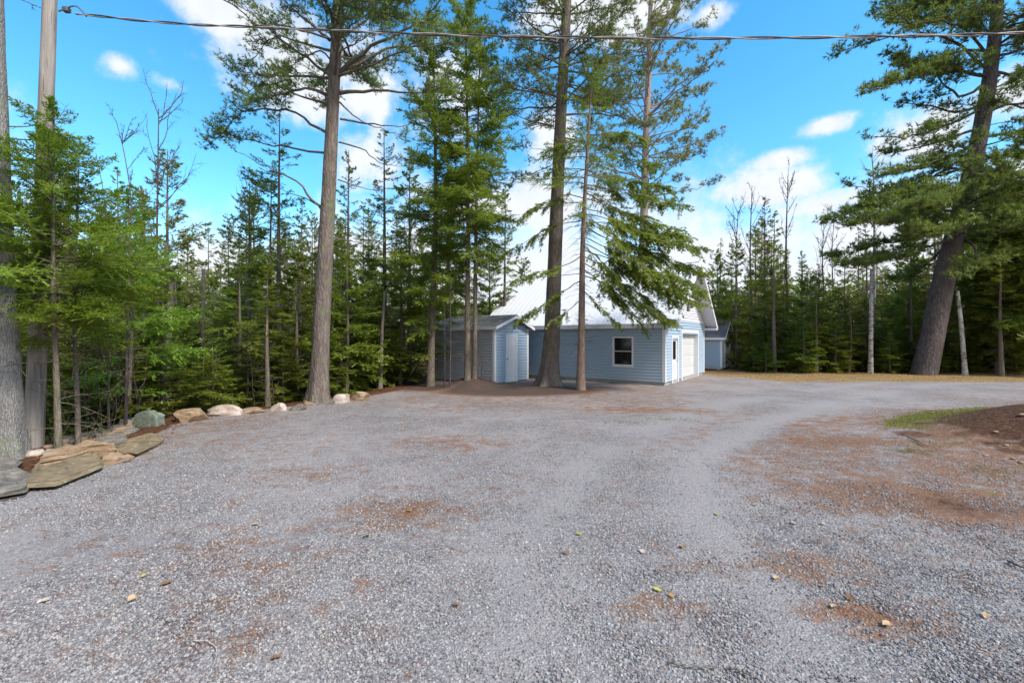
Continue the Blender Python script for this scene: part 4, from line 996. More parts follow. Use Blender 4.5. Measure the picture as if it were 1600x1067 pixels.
hero_pine('pine_tree', 'tall white pine standing at the stone row left of centre', [(497,630),(503,500),(512,330),(521,150),(527,30),(532,-120),(536,-300)], Yp, .275, .09, Lm, 'bark_pine', 'pine', 41,
          auto=[(9.8, 17.5, .55, 5, lambda z: 3.4-.12*(z-10), .18, .22, 1.2, (0, 6.28))], tuftlen=.13, tw=.017, nn=10, sublen=.7)
# --- big middle pine in front of the garage
Ym = float(G(857, 605)[1])
Lm = [([(866,145),(830,144),(800,142),(775,146)], .55, .05, .5, -.5), ([(862,197),(840,194),(812,204),(800,214)], 1.0, .03, .05, .4), ([(862,197),(830,190),(800,180),(778,186)], .6, .03, .5, -.3), ([(862,196),(838,198),(822,215),(826,245)], .9, .02, .1, -.5),
      ([(878,180),(910,178),(960,182),(1010,196)], .25, .05, 1.7, .6), ([(880,112),(930,116),(975,120),(1005,112)], .3, .045, 1.3, -.6), ([(868,62),(830,40),(795,0),(770,-20)], .5, .045, .5, -.5),
      ([(868,62),(842,55),(820,20),(812,-10)], .5, .03, .6, .7), ([(884,72),(905,90),(920,130),(930,160)], .2, .03, 1.5, -1), ([(880,20),(850,5),(820,-30)], .3, .04, 1.2, -.5), ([(868,90),(850,105),(820,115),(800,135)], .2, .03, 1.4, .5),
      ([(860,235),(830,232),(815,228)], .6, .015, .8, -.4), ([(860,260),(835,270),(805,285)], .3, .02, 1.2, .7), ([(878,215),(920,225),(960,235),(985,240)], .3, .03, 1.2, -1.2), ([(878,140),(900,150),(940,165),(975,150)], .2, .035, 1.6, .4)]
hero_pine('pine_tree', 'stout tall pine rising in front of the garage wall', [(857,607),(861,540),(866,430),(873,250),(880,110),(886,0),(892,-140),(896,-280)], Ym, .34, .11, Lm, 'bark_pine', 'pine', 43, flare=.95, sides=32,
          auto=[(11.0, 21, .55, 5, lambda z: 3.2-.10*(z-10), .15, .25, 1.1, (0, 6.28))], tuftlen=.13, tw=.019, nn=9, sublen=.7)
# --- red pine behind the garage
hero_pine('red_pine_tree', 'sparse red pine with pale pinkish trunk behind the garage roof', [(1003,545),(1005,400),(1008,260),(1013,120),(1017,0),(1019,-90)], 30.0, .36, .12, [], 'bark_redpine', 'redpine', 47,
          auto=[(11.0, 24.5, .62, 5, lambda z: 4.6*min(1, .75+(z-10)*.06)*min(1, (29-z)/8.), .30, .42, .75, (0, 6.28))], tuftlen=.26, tw=.034, nn=9, sub=.34, sublen=1.0, per=1.6, spread=.85, fine=False)
# --- leaning pine at the right
Yl = 24.0
fl = [(1560, 60), (1500, 60)]
Lm = []
for (a, b, c, d, amt, dy) in [((1548,95),(1500,40),(1440,35),(1395,5), 1.0, -2), ((1545,110),(1470,55),(1400,60),(1315,78), .9, 1), ((1545,120),(1490,110),(1430,120),(1368,134), 2.0, -2), ((1550,80),(1500,80),(1450,100),(1400,90), 2.2, 2), ((1540,130),(1500,150),(1450,110),(1410,100), 2.0, 0),
        ((1538,160),(1500,175),(1450,165),(1400,160), .9, 1), ((1535,170),(1480,195),(1420,215),(1370,213), .9, -1), ((1530,200),(1470,220),(1410,235),(1375,243), .8, 1), ((1525,225),(1470,250),(1420,265),(1385,275), 1.0, -2), ((1520,260),(1450,280),(1390,300),(1330,293), 1.3, 1),
        ((1510,290),(1440,305),(1370,320),(1300,342), 2.0, -1), ((1500,330),(1440,330),(1380,345),(1330,352), 2.0, -2), ((1500,345),(1430,370),(1370,385),(1310,400), 1.6, 1), ((1492,370),(1430,395),(1370,410),(1320,412), 1.8, -2), ((1525,270),(1480,265),(1440,290),(1400,330), 2.0, 2),
        ((1500,320),(1470,310),(1440,330),(1400,350), 2.6, -3), ((1515,300),(1480,320),(1450,350),(1420,380), 2.2, 3), ((1540,150),(1580,165),(1620,170),(1660,165), 1.0, 1), ((1535,180),(1570,165),(1610,160),(1650,140), 1.0, -1), ((1530,215),(1570,210),(1600,222),(1650,250), .8, -1), ((1525,240),(1560,248),(1590,245),(1640,260), 1.0, 2),
        ((1515,270),(1560,290),(1600,300),(1650,310), 2.0, 1), ((1505,320),(1550,330),(1600,350),(1650,350), 2.0, -2), ((1500,350),(1540,370),(1590,380),(1640,400), 1.8, 2), ((1550,90),(1590,80),(1630,60),(1660,40), 2.0, -2), ((1548,110),(1590,120),(1620,110),(1660,90), 2.0, 2), ((1495,370),(1470,390),(1440,420),(1400,440), 1.5, 2), ((1498,365),(1520,385),(1530,410),(1500,430), 1.3,-2.5), ((1515,280),(1500,300),(1470,315),(1430,318), 2.5,-4), ((1510,300),(1530,320),(1560,330),(1590,335), 2.5,-3), ((1505,320),(1480,345),(1450,365),(1420,360), 2.2,-3.5), ((1520,260),(1550,270),(1580,275),(1620,280), 2,-3), ((1512,290),(1470,300),(1400,312),(1350,330), 2.0,-2)]:
    Lm.append(([a, b, c, d], .18, .09, amt, dy))
hero_pine('leaning_pine_tree', 'big dark pine leaning right at the edge of the far lawn', [(1443,588),(1458,520),(1476,430),(1497,350),(1525,240),(1545,130),(1556,40),(1562,-60),(1566,-160)], Yl, .56, .18, Lm, 'bark_lean', 'pine', 53, flare=.10, sides=32,
          auto=[(18, 25.5, .8, 5, 4.6, .12, .2, 1.6, (0, 6.28)), (7.5, 12.0, .9, 2, 3.4, .02, .12, 1.1, (3.3, 6.1)), (12.5, 17.5, 1.1, 2, 3.0, .05, .2, 1.0, (3.3, 6.1))], tuftlen=.26, tw=.045, nn=7, sub=.21, sublen=1.25, per=1.5, flat=.16, up=.08, fine=False)

# --- grey trunk at the left edge (bare)
def bare_tree(name, label, px_pts, Y, r0, r1, mb, seed, branches=20, blen=2.0, twig=True, lo=.35, up=.9, group=None, K=50, flare=.3, sides=18, sub=5):
    g = np.random.default_rng(seed); pts = [P(px, py, Y) for px, py in px_pts]; z = gz(pts[0][0], Y); pts[0][2] = z-.1; base = np.array((pts[0][0], Y, z)); pts = [p-base for p in pts]
    W = Wood(); v, f, p, r = trunk_geo(pts, r0, r1, sides, K, flare, .4, .06, seed); W.add(v, f)
    h = p[-1, 2]; P1 = []; P2 = []
    for i in range(branches):
        zz = h*(lo+(1-lo)*g.random()**.9); b = np.array([np.interp(zz, p[:, 2], p[:, j]) for j in range(3)]); az = g.uniform(0, 6.28); Ln = blen*g.uniform(.4, 1)*(1.15-.6*zz/h)
        d = unit(np.array([math.cos(az), math.sin(az), up*g.uniform(.5, 1.4)])); t = np.linspace(0, 1, 8)[:, None]; q = b+d*t*Ln+np.array([0, 0, .3*Ln*up])*t**2+np.cumsum(g.normal(size=(8, 3))*.035*Ln, 0)*t; P1.append(q)
        for j in range(sub):
            k = g.integers(2, 7); dd = unit(q[min(k+1, 7)]-q[k]+.75*g.normal(size=3)*np.linalg.norm(q[1]-q[0])*1.2); l2 = Ln*.45*g.uniform(.3, 1); t2 = np.linspace(0, 1, 5)[:, None]; q2 = q[k]+dd*t2*l2+np.cumsum(g.normal(size=(5, 3))*.03*l2, 0); P2.append(q2)
            for m in range(3 if twig else 0):
                kk = g.integers(1, 4); d3 = unit(q2[kk+1]-q2[kk]+.8*g.normal(size=3)*np.linalg.norm(q2[1]-q2[0])); P2.append(q2[kk]+d3*t2*l2*.4)
    s = max(1., Y/14)
    if P1: W.tubes(np.array(P1), np.ones((len(P1), 1))*np.linspace(.016, .006, 8)[None]*min(blen/2, 1.2)*s**.3, 4)
    if P2: W.tubes(np.array(P2), np.ones((len(P2), 1))*np.linspace(.005, .0025, 5)[None]*s**.6, 3)
    r_ = empty(name, base); tag(r_, label, 'tree', group); W.build('trunk', M[mb], r_); return r_
bare_tree('maple_tree', 'thick grey barked trunk at the left edge of the picture', [(10,712),(8,600),(-1,430),(-9,200),(-18,-60),(-22,-300)], 7.0, .20, .13, 'bark_grey', 3, 12, 1.7, lo=.45, up=.35, flare=.55, sides=28)
bare_tree('bare_sapling', 'bare grey sapling with fine twigs above the young firs', [(196,640),(200,480),(205,330),(196,250),(182,190)], 9.5, .028, .006, 'twig', 6, 12, 1.1, lo=.5, up=1.2)
bare_tree('bare_sapling', 'thin bare sapling beside the twiggy one above the young firs', [(170,640),(168,480),(165,330),(150,240)], 9.0, .022, .005, 'twig', 8, 10, .9, lo=.5, up=1.2)

# --- individual conifers
def px_fir(name, label, px, Y, ytop, rad, mb, ml, seed, py=None, lean_px=0, group=None, **k):
    b = base_at(px, Y=Y); h = H+(HY-ytop)/F*Y-b[2]; W, t = fir(h, rad, seed=seed, lean=(lean_px/F*Y, 0), **k)
    return tree(name, b, W, t, mb, ml, label, group=group)
px_fir('fir_tree', 'young bright green fir beside the utility pole', 92, 7.25, 165, 1.8, 'bark_fir', 'fir_young', 61, bare=.40, spacing=.035, blen=.05, bwid=.020, twig_step=.05, r0=.052, nper=6, whorl=.22, lean_px=-8, droop=.35)
px_fir('fir_tree', 'young fir with a thin dark trunk right of the utility pole', 123, 7.8, 265, 1.7, 'bark_fir', 'fir_young', 62, bare=.38, spacing=.035, blen=.05, bwid=.020, twig_step=.055, r0=.045, nper=6, whorl=.24, droop=.35)
px_fir('fir_tree', 'bushy fir filling the gap right of the young firs', 200, 10.5, 300, 1.6, 'bark_fir', 'fir_young', 63, bare=.15, spacing=.045, blen=.065, bwid=.027, twig_step=.07, r0=.06, nper=6, whorl=.25, droop=.4)
px_fir('fir_tree', 'slim fir with the taller of two close trunks left of the tall pine', 437, 15.5, 172, 1.55, 'bark_fir', 'fir', 64, bare=.42, spacing=.05, blen=.075, bwid=.03, twig_step=.09, r0=.13, nper=4, whorl=.34, droop=.45, ragged=.4, missing=.25)
px_fir('fir_tree', 'slim fir with the shorter of two close trunks left of the tall pine', 424, 15.9, 280, 1.4, 'bark_fir', 'fir', 65, bare=.45, spacing=.05, blen=.075, bwid=.03, twig_step=.09, r0=.11, nper=4, whorl=.34, droop=.45, ragged=.4, missing=.25)
px_fir('spruce_tree', 'narrow spruce spire between the tall pine and the fir clump', 600, 20, 195, 1.35, 'bark_fir', 'fir', 66, bare=.30, spacing=.06, blen=.08, bwid=.034, twig_step=.09, nper=4, whorl=.36, droop=.5, ragged=.35)
px_fir('spruce_tree', 'short thin spire just right of the tall pine trunk', 545, 19, 235, 1.1, 'bark_fir', 'fir', 67, bare=.35, spacing=.06, blen=.08, bwid=.034, twig_step=.10, nper=4, whorl=.36, ragged=.35)
px_fir('fir_tree', 'leftmost tall fir of the clump beside the small shed', 672, 17.5, 20, 2.0, 'bark_fir', 'fir', 68, bare=.16, spacing=.05, blen=.075, bwid=.034, twig_step=.075, r0=.17, nper=5, whorl=.3, droop=.5, ragged=.35, lean_px=4, tip_pow=.5)
px_fir('fir_tree', 'left one of the twin trunks rising from the needle mound', 730, 16.9, -30, 1.9, 'bark_fir', 'fir', 69, bare=.24, spacing=.05, blen=.075, bwid=.034, twig_step=.075, r0=.13, nper=5, whorl=.3, droop=.5, ragged=.35, lean_px=-4, tip_pow=.5)
px_fir('fir_tree', 'right one of the twin trunks rising from the needle mound', 741, 17.0, 30, 1.9, 'bark_fir', 'fir', 70, bare=.30, spacing=.05, blen=.075, bwid=.034, twig_step=.085, r0=.11, nper=4, whorl=.33, droop=.5, ragged=.35, lean_px=10, tip_pow=.5)
px_fir('fir_tree', 'bushy fir behind the twin trunks, hiding the shed roof end', 700, 23.5, 180, 2.0, 'bark_fir', 'fir', 71, bare=.08, spacing=.06, blen=.09, bwid=.04, twig_step=.09, nper=5, whorl=.36, droop=.5)
def boughs(limbs, W, seed, tw=.045, spacing=.032, blen=.06, bwid=.028):
    """explicit drooping boughs: side branchlets off each limb, needle sprays on the branchlets"""
    g = np.random.default_rng(seed); P0 = []; D = []; N_ = []; LT = []; B = []
    for (pts, st, rr, amt) in limbs:
        p = resample(pts, 16); L = np.linalg.norm(p[-1]-p[0]); p[1:] += np.cumsum(g.normal(size=(15, 3))*.008*L, 0)
        W.tubes(p[None], (rr*(1-.85*np.linspace(0, 1, 16)**.8))[None], 5); tan = unit(np.gradient(p, axis=0))
        n = int(L/.085*amt)
        for t in np.r_[st+(1-st)*g.random(n)**.8, [1.]]:
            k = min(int(t*15), 14); b = p[k]+(p[k+1]-p[k])*(t*15-k); T = tan[k]; S = unit(np.cross(T, [0, 0, 1.])); sg = g.choice([-1, 1]); an = g.uniform(.5, 1.2) if t < 1 else .1
            d = unit(T*math.cos(an)+S*sg*math.sin(an)+np.array([0, 0, g.normal()*.25-.12])); ls = (.22+.5*min(1, L/3)*(1.15-.7*t))*g.uniform(.5, 1.2)
            kk = np.linspace(0, 1, 5)[:, None]; q = b+d*kk*ls-np.array([0, 0, .30*ls])*kk**2; B.append(q)
            m = max(4, int(ls/tw*1.6)); tt = np.r_[g.uniform(.12, 1, m), 1.]
            for s_ in tt:
                j = min(int(s_*4), 3); b3 = q[j]+(q[j+1]-q[j])*(s_*4-j); Tq = unit(q[j+1]-q[j]); Sq = unit(np.cross(Tq, [0, 0, 1.])); a2 = g.uniform(.4, 1.0)*g.choice([-1, 1]) if s_ < 1 else 0
                P0.append(b3); D.append(unit(Tq*math.cos(a2)+Sq*math.sin(a2)+g.normal(size=3)*.22-np.array([0, 0, .15]))); N_.append(unit(np.array([0, 0, 1.])+g.normal(size=3)*.35)); LT.append(max(.06, ls*.36*(1.2-s_)*g.uniform(.6, 1.3)))
    B = np.array(B); W.tubes(B, np.full((len(B), 5), 1.)*np.linspace(.008, .003, 5)[None], 3)
    return spray(np.array(P0), np.array(D), np.array(N_), np.array(LT), spacing, blen, bwid)
def drooping_spruce():
    Y = float(G(907, 612)[1]); b = base_at(907, Y=Y); g = np.random.default_rng(72)
    W, t0 = fir(H+(HY-85)/F*Y-b[2], 1.9, seed=72, bare=.52, spacing=.05, blen=.06, bwid=.026, twig_step=.09, r0=.165, nper=5, whorl=.32, droop=.6, ragged=.5, missing=.15, lean=(20/F*Y, 0))
    L = []
    for (pp, amt, dy) in [([(914,300),(960,318),(1010,336),(1062,352)], 1.1, .8), ([(913,325),(965,345),(1025,372),(1078,388)], 1.3, -.9), ([(912,345),(965,378),(1020,408),(1098,440)], 1.5, .5), ([(911,385),(950,415),(990,455),(1030,488),(1052,500)], 1.0, -.7),
        ([(911,400),(960,418),(1015,442),(1088,472)], 1.7, 1.0), ([(910,420),(945,448),(980,480),(1003,508)], 1.0, .3), ([(914,275),(960,278),(1010,288),(1050,300)], 1.3, -.3), ([(915,240),(955,240),(1000,252),(1030,262)], 1.1, .6), ([(912,350),(960,352),(1010,365),(1060,372)], 1.5, 1.6), ([(911,370),(965,385),(1030,410),(1085,425)], 1.7, -1.6),
        ([(911,390),(970,405),(1030,432),(1092,452)], 1.5, -.2), ([(912,360),(990,385),(1050,400),(1100,412)], 1.3, .2), ([(908,345),(870,350),(825,372),(796,396)], .8, .6), ([(908,400),(870,418),(830,430),(800,440)], 1.0, -.5), ([(905,440),(880,455),(840,478),(806,497)], 1.1, .4),
        ([(905,470),(885,486),(862,502)], 1.0, -.8), ([(909,450),(935,478),(962,502)], .9, -.6), ([(910,430),(950,440),(1000,470),(1050,486)], 1.0, 1.4), ([(912,310),(880,308),(840,322),(815,335)], .8, -.6), ([(914,265),(880,262),(845,270)], .8, .5), ([(912,330),(940,350),(960,380)], 1.0, -1.6), ([(910,380),(930,410),(940,440)], .8, -1.4), ([(914,215),(960,212),(1005,222)], 1.2, .3), ([(914,220),(880,225),(850,240)], 1.0, -.4), ([(912,355),(980,400),(1040,425),(1095,462)], 1.5, -1.1), ([(911,380),(970,412),(1020,450),(1060,478)], 1.5, .9), ([(912,335),(990,352),(1050,372),(1092,385)], 1.4, -.4), ([(911,410),(960,440),(1010,468),(1040,495)], 1.3, -.1), ([(913,310),(975,325),(1035,345),(1070,362)], 1.3, .1), ([(914,290),(965,300),(1020,318),(1058,330)], 1.2, 1.3)]:
        q = [P(x, y, Y) for x, y in pp]; n = len(q); L.append(([P(pp[i][0], pp[i][1], Y+dy*i/(n-1))-b for i in range(n)], .2, .022, amt*.98))
    t1 = boughs(L, W, 73)
    m = 60; hz = g.uniform(1.0, 6.5, m); a = g.uniform(0, 6.28, m); Lr = g.uniform(.3, 1.3, m); t5 = np.linspace(0, 1, 6)   # dry twigs on the trunk
    q = np.stack([0*hz+hz*.03, 0*hz, hz], 1)[:, None]+np.stack([np.cos(a), np.sin(a), 0*a], 1)[:, None]*(Lr[:, None]*t5)[..., None]; q[..., 2] -= Lr[:, None]*.45*t5**2; q += np.cumsum(g.normal(size=q.shape)*.015, 1)*t5[None, :, None]
    W.tubes(q, np.full((m, 6), .006)*np.linspace(1, .4, 6)[None], 3)
    tree('spruce_tree', b, W, np.concatenate([t0, t1]), 'bark_spruce', 'spruce', 'spruce with a brownish trunk and long drooping boughs before the garage')
drooping_spruce()
for i, (px, Y, yt) in enumerate([(694, 16.6, 470), (703, 16.4, 440), (752, 16.9, 540)]):
    bare_tree('dead_sapling', ['dead black sapling stem left of another before the grey shed wall', 'dead black sapling stem, taller of two before the grey shed wall', 'short dark stub right of the twin trunks'][i], [(px, 600), (px+1, (600+yt)/2), (px, yt)], Y, .024, .012, 'bark_lean', 30+i, [10, 12, 1][i], .5, lo=.3, up=.1, flare=.1, sides=8, K=16, sub=2)
# birches and snags
bare_tree('birch_tree', 'white birch trunk left of the leaning pine', [(1360,586),(1361,500),(1362,420)], 25, .125, .085, 'bark_birch', 11, 7, 1.8, lo=.7, up=.9, K=30)
bare_tree('birch_tree', 'thin leaning white birch right of the leaning pine', [(1508,590),(1503,520),(1496,455)], 23.6, .11, .08, 'bark_birch', 12, 2, .8, lo=.7, K=30)
bare_tree('birch_tree', 'tall pale bare tree above the far trees left of the leaning pine', [(1365,586),(1366,400),(1366,300),(1362,240)], 32, .15, .03, 'bark_birch', 13, 14, 2.4, lo=.6, up=1.6, K=30)
bare_tree('snag', 'pale dead trunk broken off among the left woods', [(262,625),(264,530),(268,443)], 16, .12, .08, 'bark_snag', 14, 6, .7, lo=.3, up=.1, K=30)
bare_tree('snag', 'dark broken stub trunk farther back in the left woods', [(316,620),(317,520),(318,420)], 20, .13, .07, 'bark_snag', 15, 5, .7, lo=.4, up=.1, K=30)
bare_tree('snag', 'thin dark snag close right of the pale dead trunk', [(275,620),(276,520),(274,443)], 18, .07, .04, 'bark_snag', 16, 5, .6, lo=.4, up=.1, K=30)
bare_tree('snag', 'dark snag left of the tall pine trunk', [(464,620),(466,520),(468,430)], 17, .09, .05, 'bark_lean', 17, 8, .7, lo=.4, up=.1, K=30)
bare_tree('snag', 'pale trunk with broken top right of the tall pine', [(594,610),(597,520),(601,455)], 17, .08, .05, 'bark_snag', 18, 6, .8, lo=.2, up=.1, K=30)
for i, (px, yt, Y, r_, l) in enumerate([(1228, 275, 33, .16, 'bare twiggy tree top, tallest beside the brown dead spruce'), (1172, 290, 34, .14, 'bare crooked tree top above the firs right of the garage'), (1285, 350, 36, .12, 'low bare tree top between the twiggy tree and the pine'), (1300, 345, 38, .1, 'faint bare tree top left of the leaning pine boughs'),
        (1150, 330, 33, .1, 'slender bare tree top nearest the garage gable'), (640, 330, 24, .09, 'bare thin tree among the firs left of the clump'), (245, 170, 17, .07, 'tall bare whip standing above the left woods'), (392, 300, 22, .08, 'bare thin tree left of the slim firs')]):
    bare_tree('bare_tree', l, [(px-4, 580), (px+2, 480), (px, 400), (px+3, yt)], Y, r_, .015, 'twig', 50+i, 15, 2.6, lo=.5, up=1.6, K=30, flare=.1, sides=8)

# --- shared kinds for the woods
KIND = {}
def kind(key, mb, ml, n, **k):
    KIND[key] = []
    for i in range(n):
        h = k['h']*(1+.06*i); W, t = fir(**{**k, 'h': h, 'seed': 200+len(KIND)*10+i})
        r = empty('_proto', (0, 0, -50)); w = W.build('trunk', M[mb], r); c = tri_mesh('crown', t, M[ml], r); KIND[key].append((w.data, c.data, h))
        for o in (w, c, r): bpy.data.objects.remove(o)
kind('bushy', 'bark_fir', 'fir', 3, h=8.0, rad=2.1, bare=.05, spacing=.075, blen=.12, bwid=.055, twig_step=.12, whorl=.34, nper=5, droop=.5, dead=False, sides=8)
kind('slim', 'bark_fir', 'fir', 4, h=12.0, rad=1.6, bare=.38, spacing=.08, blen=.12, bwid=.05, twig_step=.13, whorl=.4, nper=4, droop=.5, ragged=.4, sides=8, missing=.2)
kind('spire', 'bark_fir', 'spruce', 2, h=13.0, rad=1.3, bare=.22, spacing=.08, blen=.11, bwid=.05, twig_step=.13, whorl=.4, nper=4, droop=.6, ragged=.35, sides=8)
kind('brown', 'bark_fir', 'dead', 1, h=13.0, rad=1.7, bare=.15, spacing=.10, blen=.12, bwid=.045, twig_step=.16, whorl=.42, nper=4, droop=.5, ragged=.4, sides=8)
kind('cedar', 'bark_fir', 'cedar', 2, h=13.0, rad=2.6, bare=.12, spacing=.08, blen=.15, bwid=.07, twig_step=.12, whorl=.34, nper=6, droop=.7, sides=8, tip_pow=.6)
kind('yellowish', 'bark_fir', 'redpine', 1, h=12.0, rad=2.0, bare=.25, spacing=.08, blen=.15, bwid=.05, twig_step=.13, whorl=.42, nper=5, droop=.3, up=.3, ragged=.4, sides=8)
NM = {'bushy': 'fir_tree', 'slim': 'fir_tree', 'spire': 'spruce_tree', 'brown': 'dead_spruce_tree', 'cedar': 'cedar_tree', 'yellowish': 'pine_tree'}
def put(key, x, y, h, label, group, rz=None, w=1.0, z=None):
    td, cd, h0 = random.choice(KIND[key]); r = empty(NM[key], (x, y, (gz(x, y) if z is None else z)-.05), random.uniform(0, 6.28) if rz is None else rz); s = h/h0; sw = s**.6*w
    r.scale = (sw, sw, s); tag(r, label, 'tree', group)
    for nm, d in (('trunk', td), ('crown', cd)):
        o = bpy.data.objects.new(nm, d); COL.objects.link(o); o.parent = r
    return r
def put_px(key, px, Y, yt, label, group='firs and spruces of the surrounding woods', w=1.0):
    x = (px-CX)/F*Y; h = H+(HY-yt)/F*Y-gz(x, Y); return put(key, x, Y, h, label, group, w=w)
# skyline individuals
for a in [('yellowish', 262, 24, 232, 'airy pine top standing highest over the left woods', 1.2), ('slim', 385, 19, 335, 'thin fir with dark trunk midway between the snags and the slim firs', 1.), ('spire', 348, 27, 380, 'small spire behind the dark broken stub trunk', 1.),
          ('brown', 1195, 31, 305, 'rusty brown dying spruce, tallest right of the garage', .8), ('bushy', 1150, 28, 372, 'pointed green fir just left of the rusty brown spruce', .9), ('bushy', 1262, 27, 428, 'dense dark fir right of the rusty brown spruce', 1.25), ('spire', 1228, 30, 400, 'narrow dark spruce between the rusty spruce and the dense fir', 1.), ('bushy', 1120, 30, 392, 'green fir rising behind the garage gable', 1.),
          ('bushy', 1310, 27, 450, 'short fir left of the white birch trunk', 1.1), ('yellowish', 1320, 33, 385, 'yellowish pine behind the short fir and the birch', 1.), ('yellowish', 1180, 36, 350, 'pale yellowish pine behind the rusty brown spruce', 1.), ('brown', 1108, 33, 440, 'orange brown dying spruce peeking past the garage gable', .6), ('brown', 1395, 33, 420, 'reddish brown spruce behind the white birch', .9),
          ('cedar', 1560, 24.5, 255, 'large dense cedar right of the leaning pine', 1.), ('cedar', 1625, 23, 190, 'large cedar cut by the right edge of the picture', 1.1), ('cedar', 1520, 30, 330, 'cedar behind the thin leaning birch', 1.), ('slim', 1565, 22.8, 380, 'fir with a bare grey lower trunk at the far right', 1.1), ('slim', 640, 22, 250, 'slim fir close left of the tall clump', 1.), ('bushy', 575, 19, 395, 'low fir behind the stone row right of the tall pine', 1.1),
          ('bushy', 625, 18.5, 385, 'low bushy fir left of the small shed', 1.2), ('slim', 520, 22, 330, 'slim fir mostly behind the tall pine trunk', 1.), ('bushy', 820, 34, 400, 'far fir showing over the small shed roof', 1.), ('slim', 790, 24, 290, 'slim fir between the clump and the stout pine', .9), ('bushy', 765, 25, 380, 'bushy fir just behind the small shed', 1.)]:
    put_px(a[0], a[1], a[2], a[3], a[4], w=a[5])
KW = {'bushy': 'bushy fir', 'slim': 'slim fir', 'spire': 'narrow spruce', 'brown': 'rusty dying spruce', 'cedar': 'dense cedar', 'yellowish': 'airy yellowish pine'}
def where(px, y, marks, near, far):
    i = min(range(len(marks)), key=lambda j: abs(marks[j][0]-px)); side = 'left of' if px < marks[i][0]-8 else ('right of' if px > marks[i][0]+8 else 'straight behind')
    d = 'front row' if y < near else ('middle rows' if y < far else 'rear rows')
    return d+', '+side+' '+marks[i][1]
LM = [(-150, 'the left picture edge'), (15, 'the thick grey trunk'), (75, 'the utility pole'), (125, 'the thin young fir trunk'), (200, 'the bare sapling'), (264, 'the pale dead trunk'), (317, 'the dark broken stub'), (385, 'the thin dark fir'), (432, 'the two close slim firs'), (500, 'the tall white pine'), (545, 'the short thin spire'), (600, 'the narrow spire'), (672, 'the small shed end'), (735, 'the twin trunks')]
RM = [(1120, 'the garage gable'), (1150, 'the pointed green fir'), (1195, 'the rusty dying spruce'), (1262, 'the dense dark fir'), (1310, 'the short fir'), (1360, 'the white birch'), (1443, 'the leaning pine'), (1508, 'the leaning birch'), (1565, 'the bare-footed far right fir'), (1640, 'the right picture edge')]
CM = [(700, 'the fir clump'), (800, 'the small shed roof'), (865, 'the stout pine'), (907, 'the drooping spruce'), (1005, 'the red pine'), (1090, 'the garage gable')]
# filling woods: left, behind, right
g2 = random.Random(11); placed = []
def ok(x, y, dmin):
    for (a, b) in placed:
        if (a-x)**2+(b-y)**2 < dmin*dmin: return False
    placed.append((x, y)); return True
cnt = 0; tries = 0
while cnt < 185 and tries < 14000:
    tries += 1
    y = g2.uniform(8.5, 46); x = g2.uniform(-46, -2.5); e = np.interp(y, EY, EX)
    if x > e-1.1 or (y < 15 and x < -y*1.5-3) or x < -y*1.45-5: continue
    px = CX+x/y*F
    if px > 640 and y < 26: continue
    if not ok(x, y, 1.0+.018*y): continue
    k = g2.choices(['bushy', 'slim', 'spire', 'yellowish'], [7, 2.5, 1.5, 1])[0]
    # height limited so the skyline follows the photograph's tree line
    top = np.interp(px, [-200, 60, 150, 240, 330, 400, 470, 560, 640, 760], [250, 290, 300, 360, 400, 375, 370, 365, 345, 400])+g2.uniform(-30, 70)
    if g2.random() < .22 and y > 13: top -= g2.uniform(40, 115); k = g2.choice(['slim', 'spire', 'yellowish'])
    h = H+(HY-top)/F*y-gz(x, y)
    if h < 2.2: continue
    if k == 'bushy': h *= .85
    put(k, x, y, min(h, 16), KW[k]+', left woods, '+where(px, y, LM, 17, 28), 'conifers of the sloping left woods'); cnt += 1
cnt = 0; tries = 0
while cnt < 150 and tries < 14000:
    tries += 1
    y = g2.uniform(24.6, 52); x = g2.uniform(9, 66); px = CX+x/y*F
    if px < 1095 or px > 1900: continue
    if y < 25.8 and g2.random() < .3: continue
    if (x-12.5)**2+(y-28)**2 < 14 : continue
    if not ok(x, y, .95+.018*y): continue
    k = g2.choices(['bushy', 'slim', 'spire', 'yellowish', 'brown', 'cedar'], [3.2, 2.6, 1.6, 2.2, 1.5, 1.4 if px > 1450 else 0])[0]
    top = np.interp(px, [1090, 1150, 1200, 1300, 1400, 1500, 1600, 1900], [430, 410, 410, 440, 420, 330, 290, 260])+g2.uniform(-15, 60)
    if g2.random() < .2: top -= g2.uniform(20, 80); k = g2.choice(['slim', 'spire', 'yellowish', 'brown'])
    h = H+(HY-top)/F*y-gz(x, y)
    put(k, x, y, min(h, 16), KW[k]+', far side woods, '+where(px, y, RM, 29, 38), 'conifers lining the far side of the yard'); cnt += 1
cnt = 0; tries = 0
while cnt < 26 and tries < 3000:
    tries += 1
    y = g2.uniform(32, 56); x = g2.uniform(-8, 18); px = CX+x/y*F
    if px < 640 or px > 1095 or not ok(x, y, 1.8): continue
    top = np.interp(px, [640, 760, 850, 1000, 1100], [420, 450, 462, 460, 430])+g2.uniform(-8, 20); h = H+(HY-top)/F*y-gz(x, y)
    k = g2.choice(['bushy', 'slim', 'spire']); put(k, x, y, h, 'far '+KW[k]+' behind the garage, '+where(px, y, CM, 38, 47), 'far conifers behind the garage'); cnt += 1
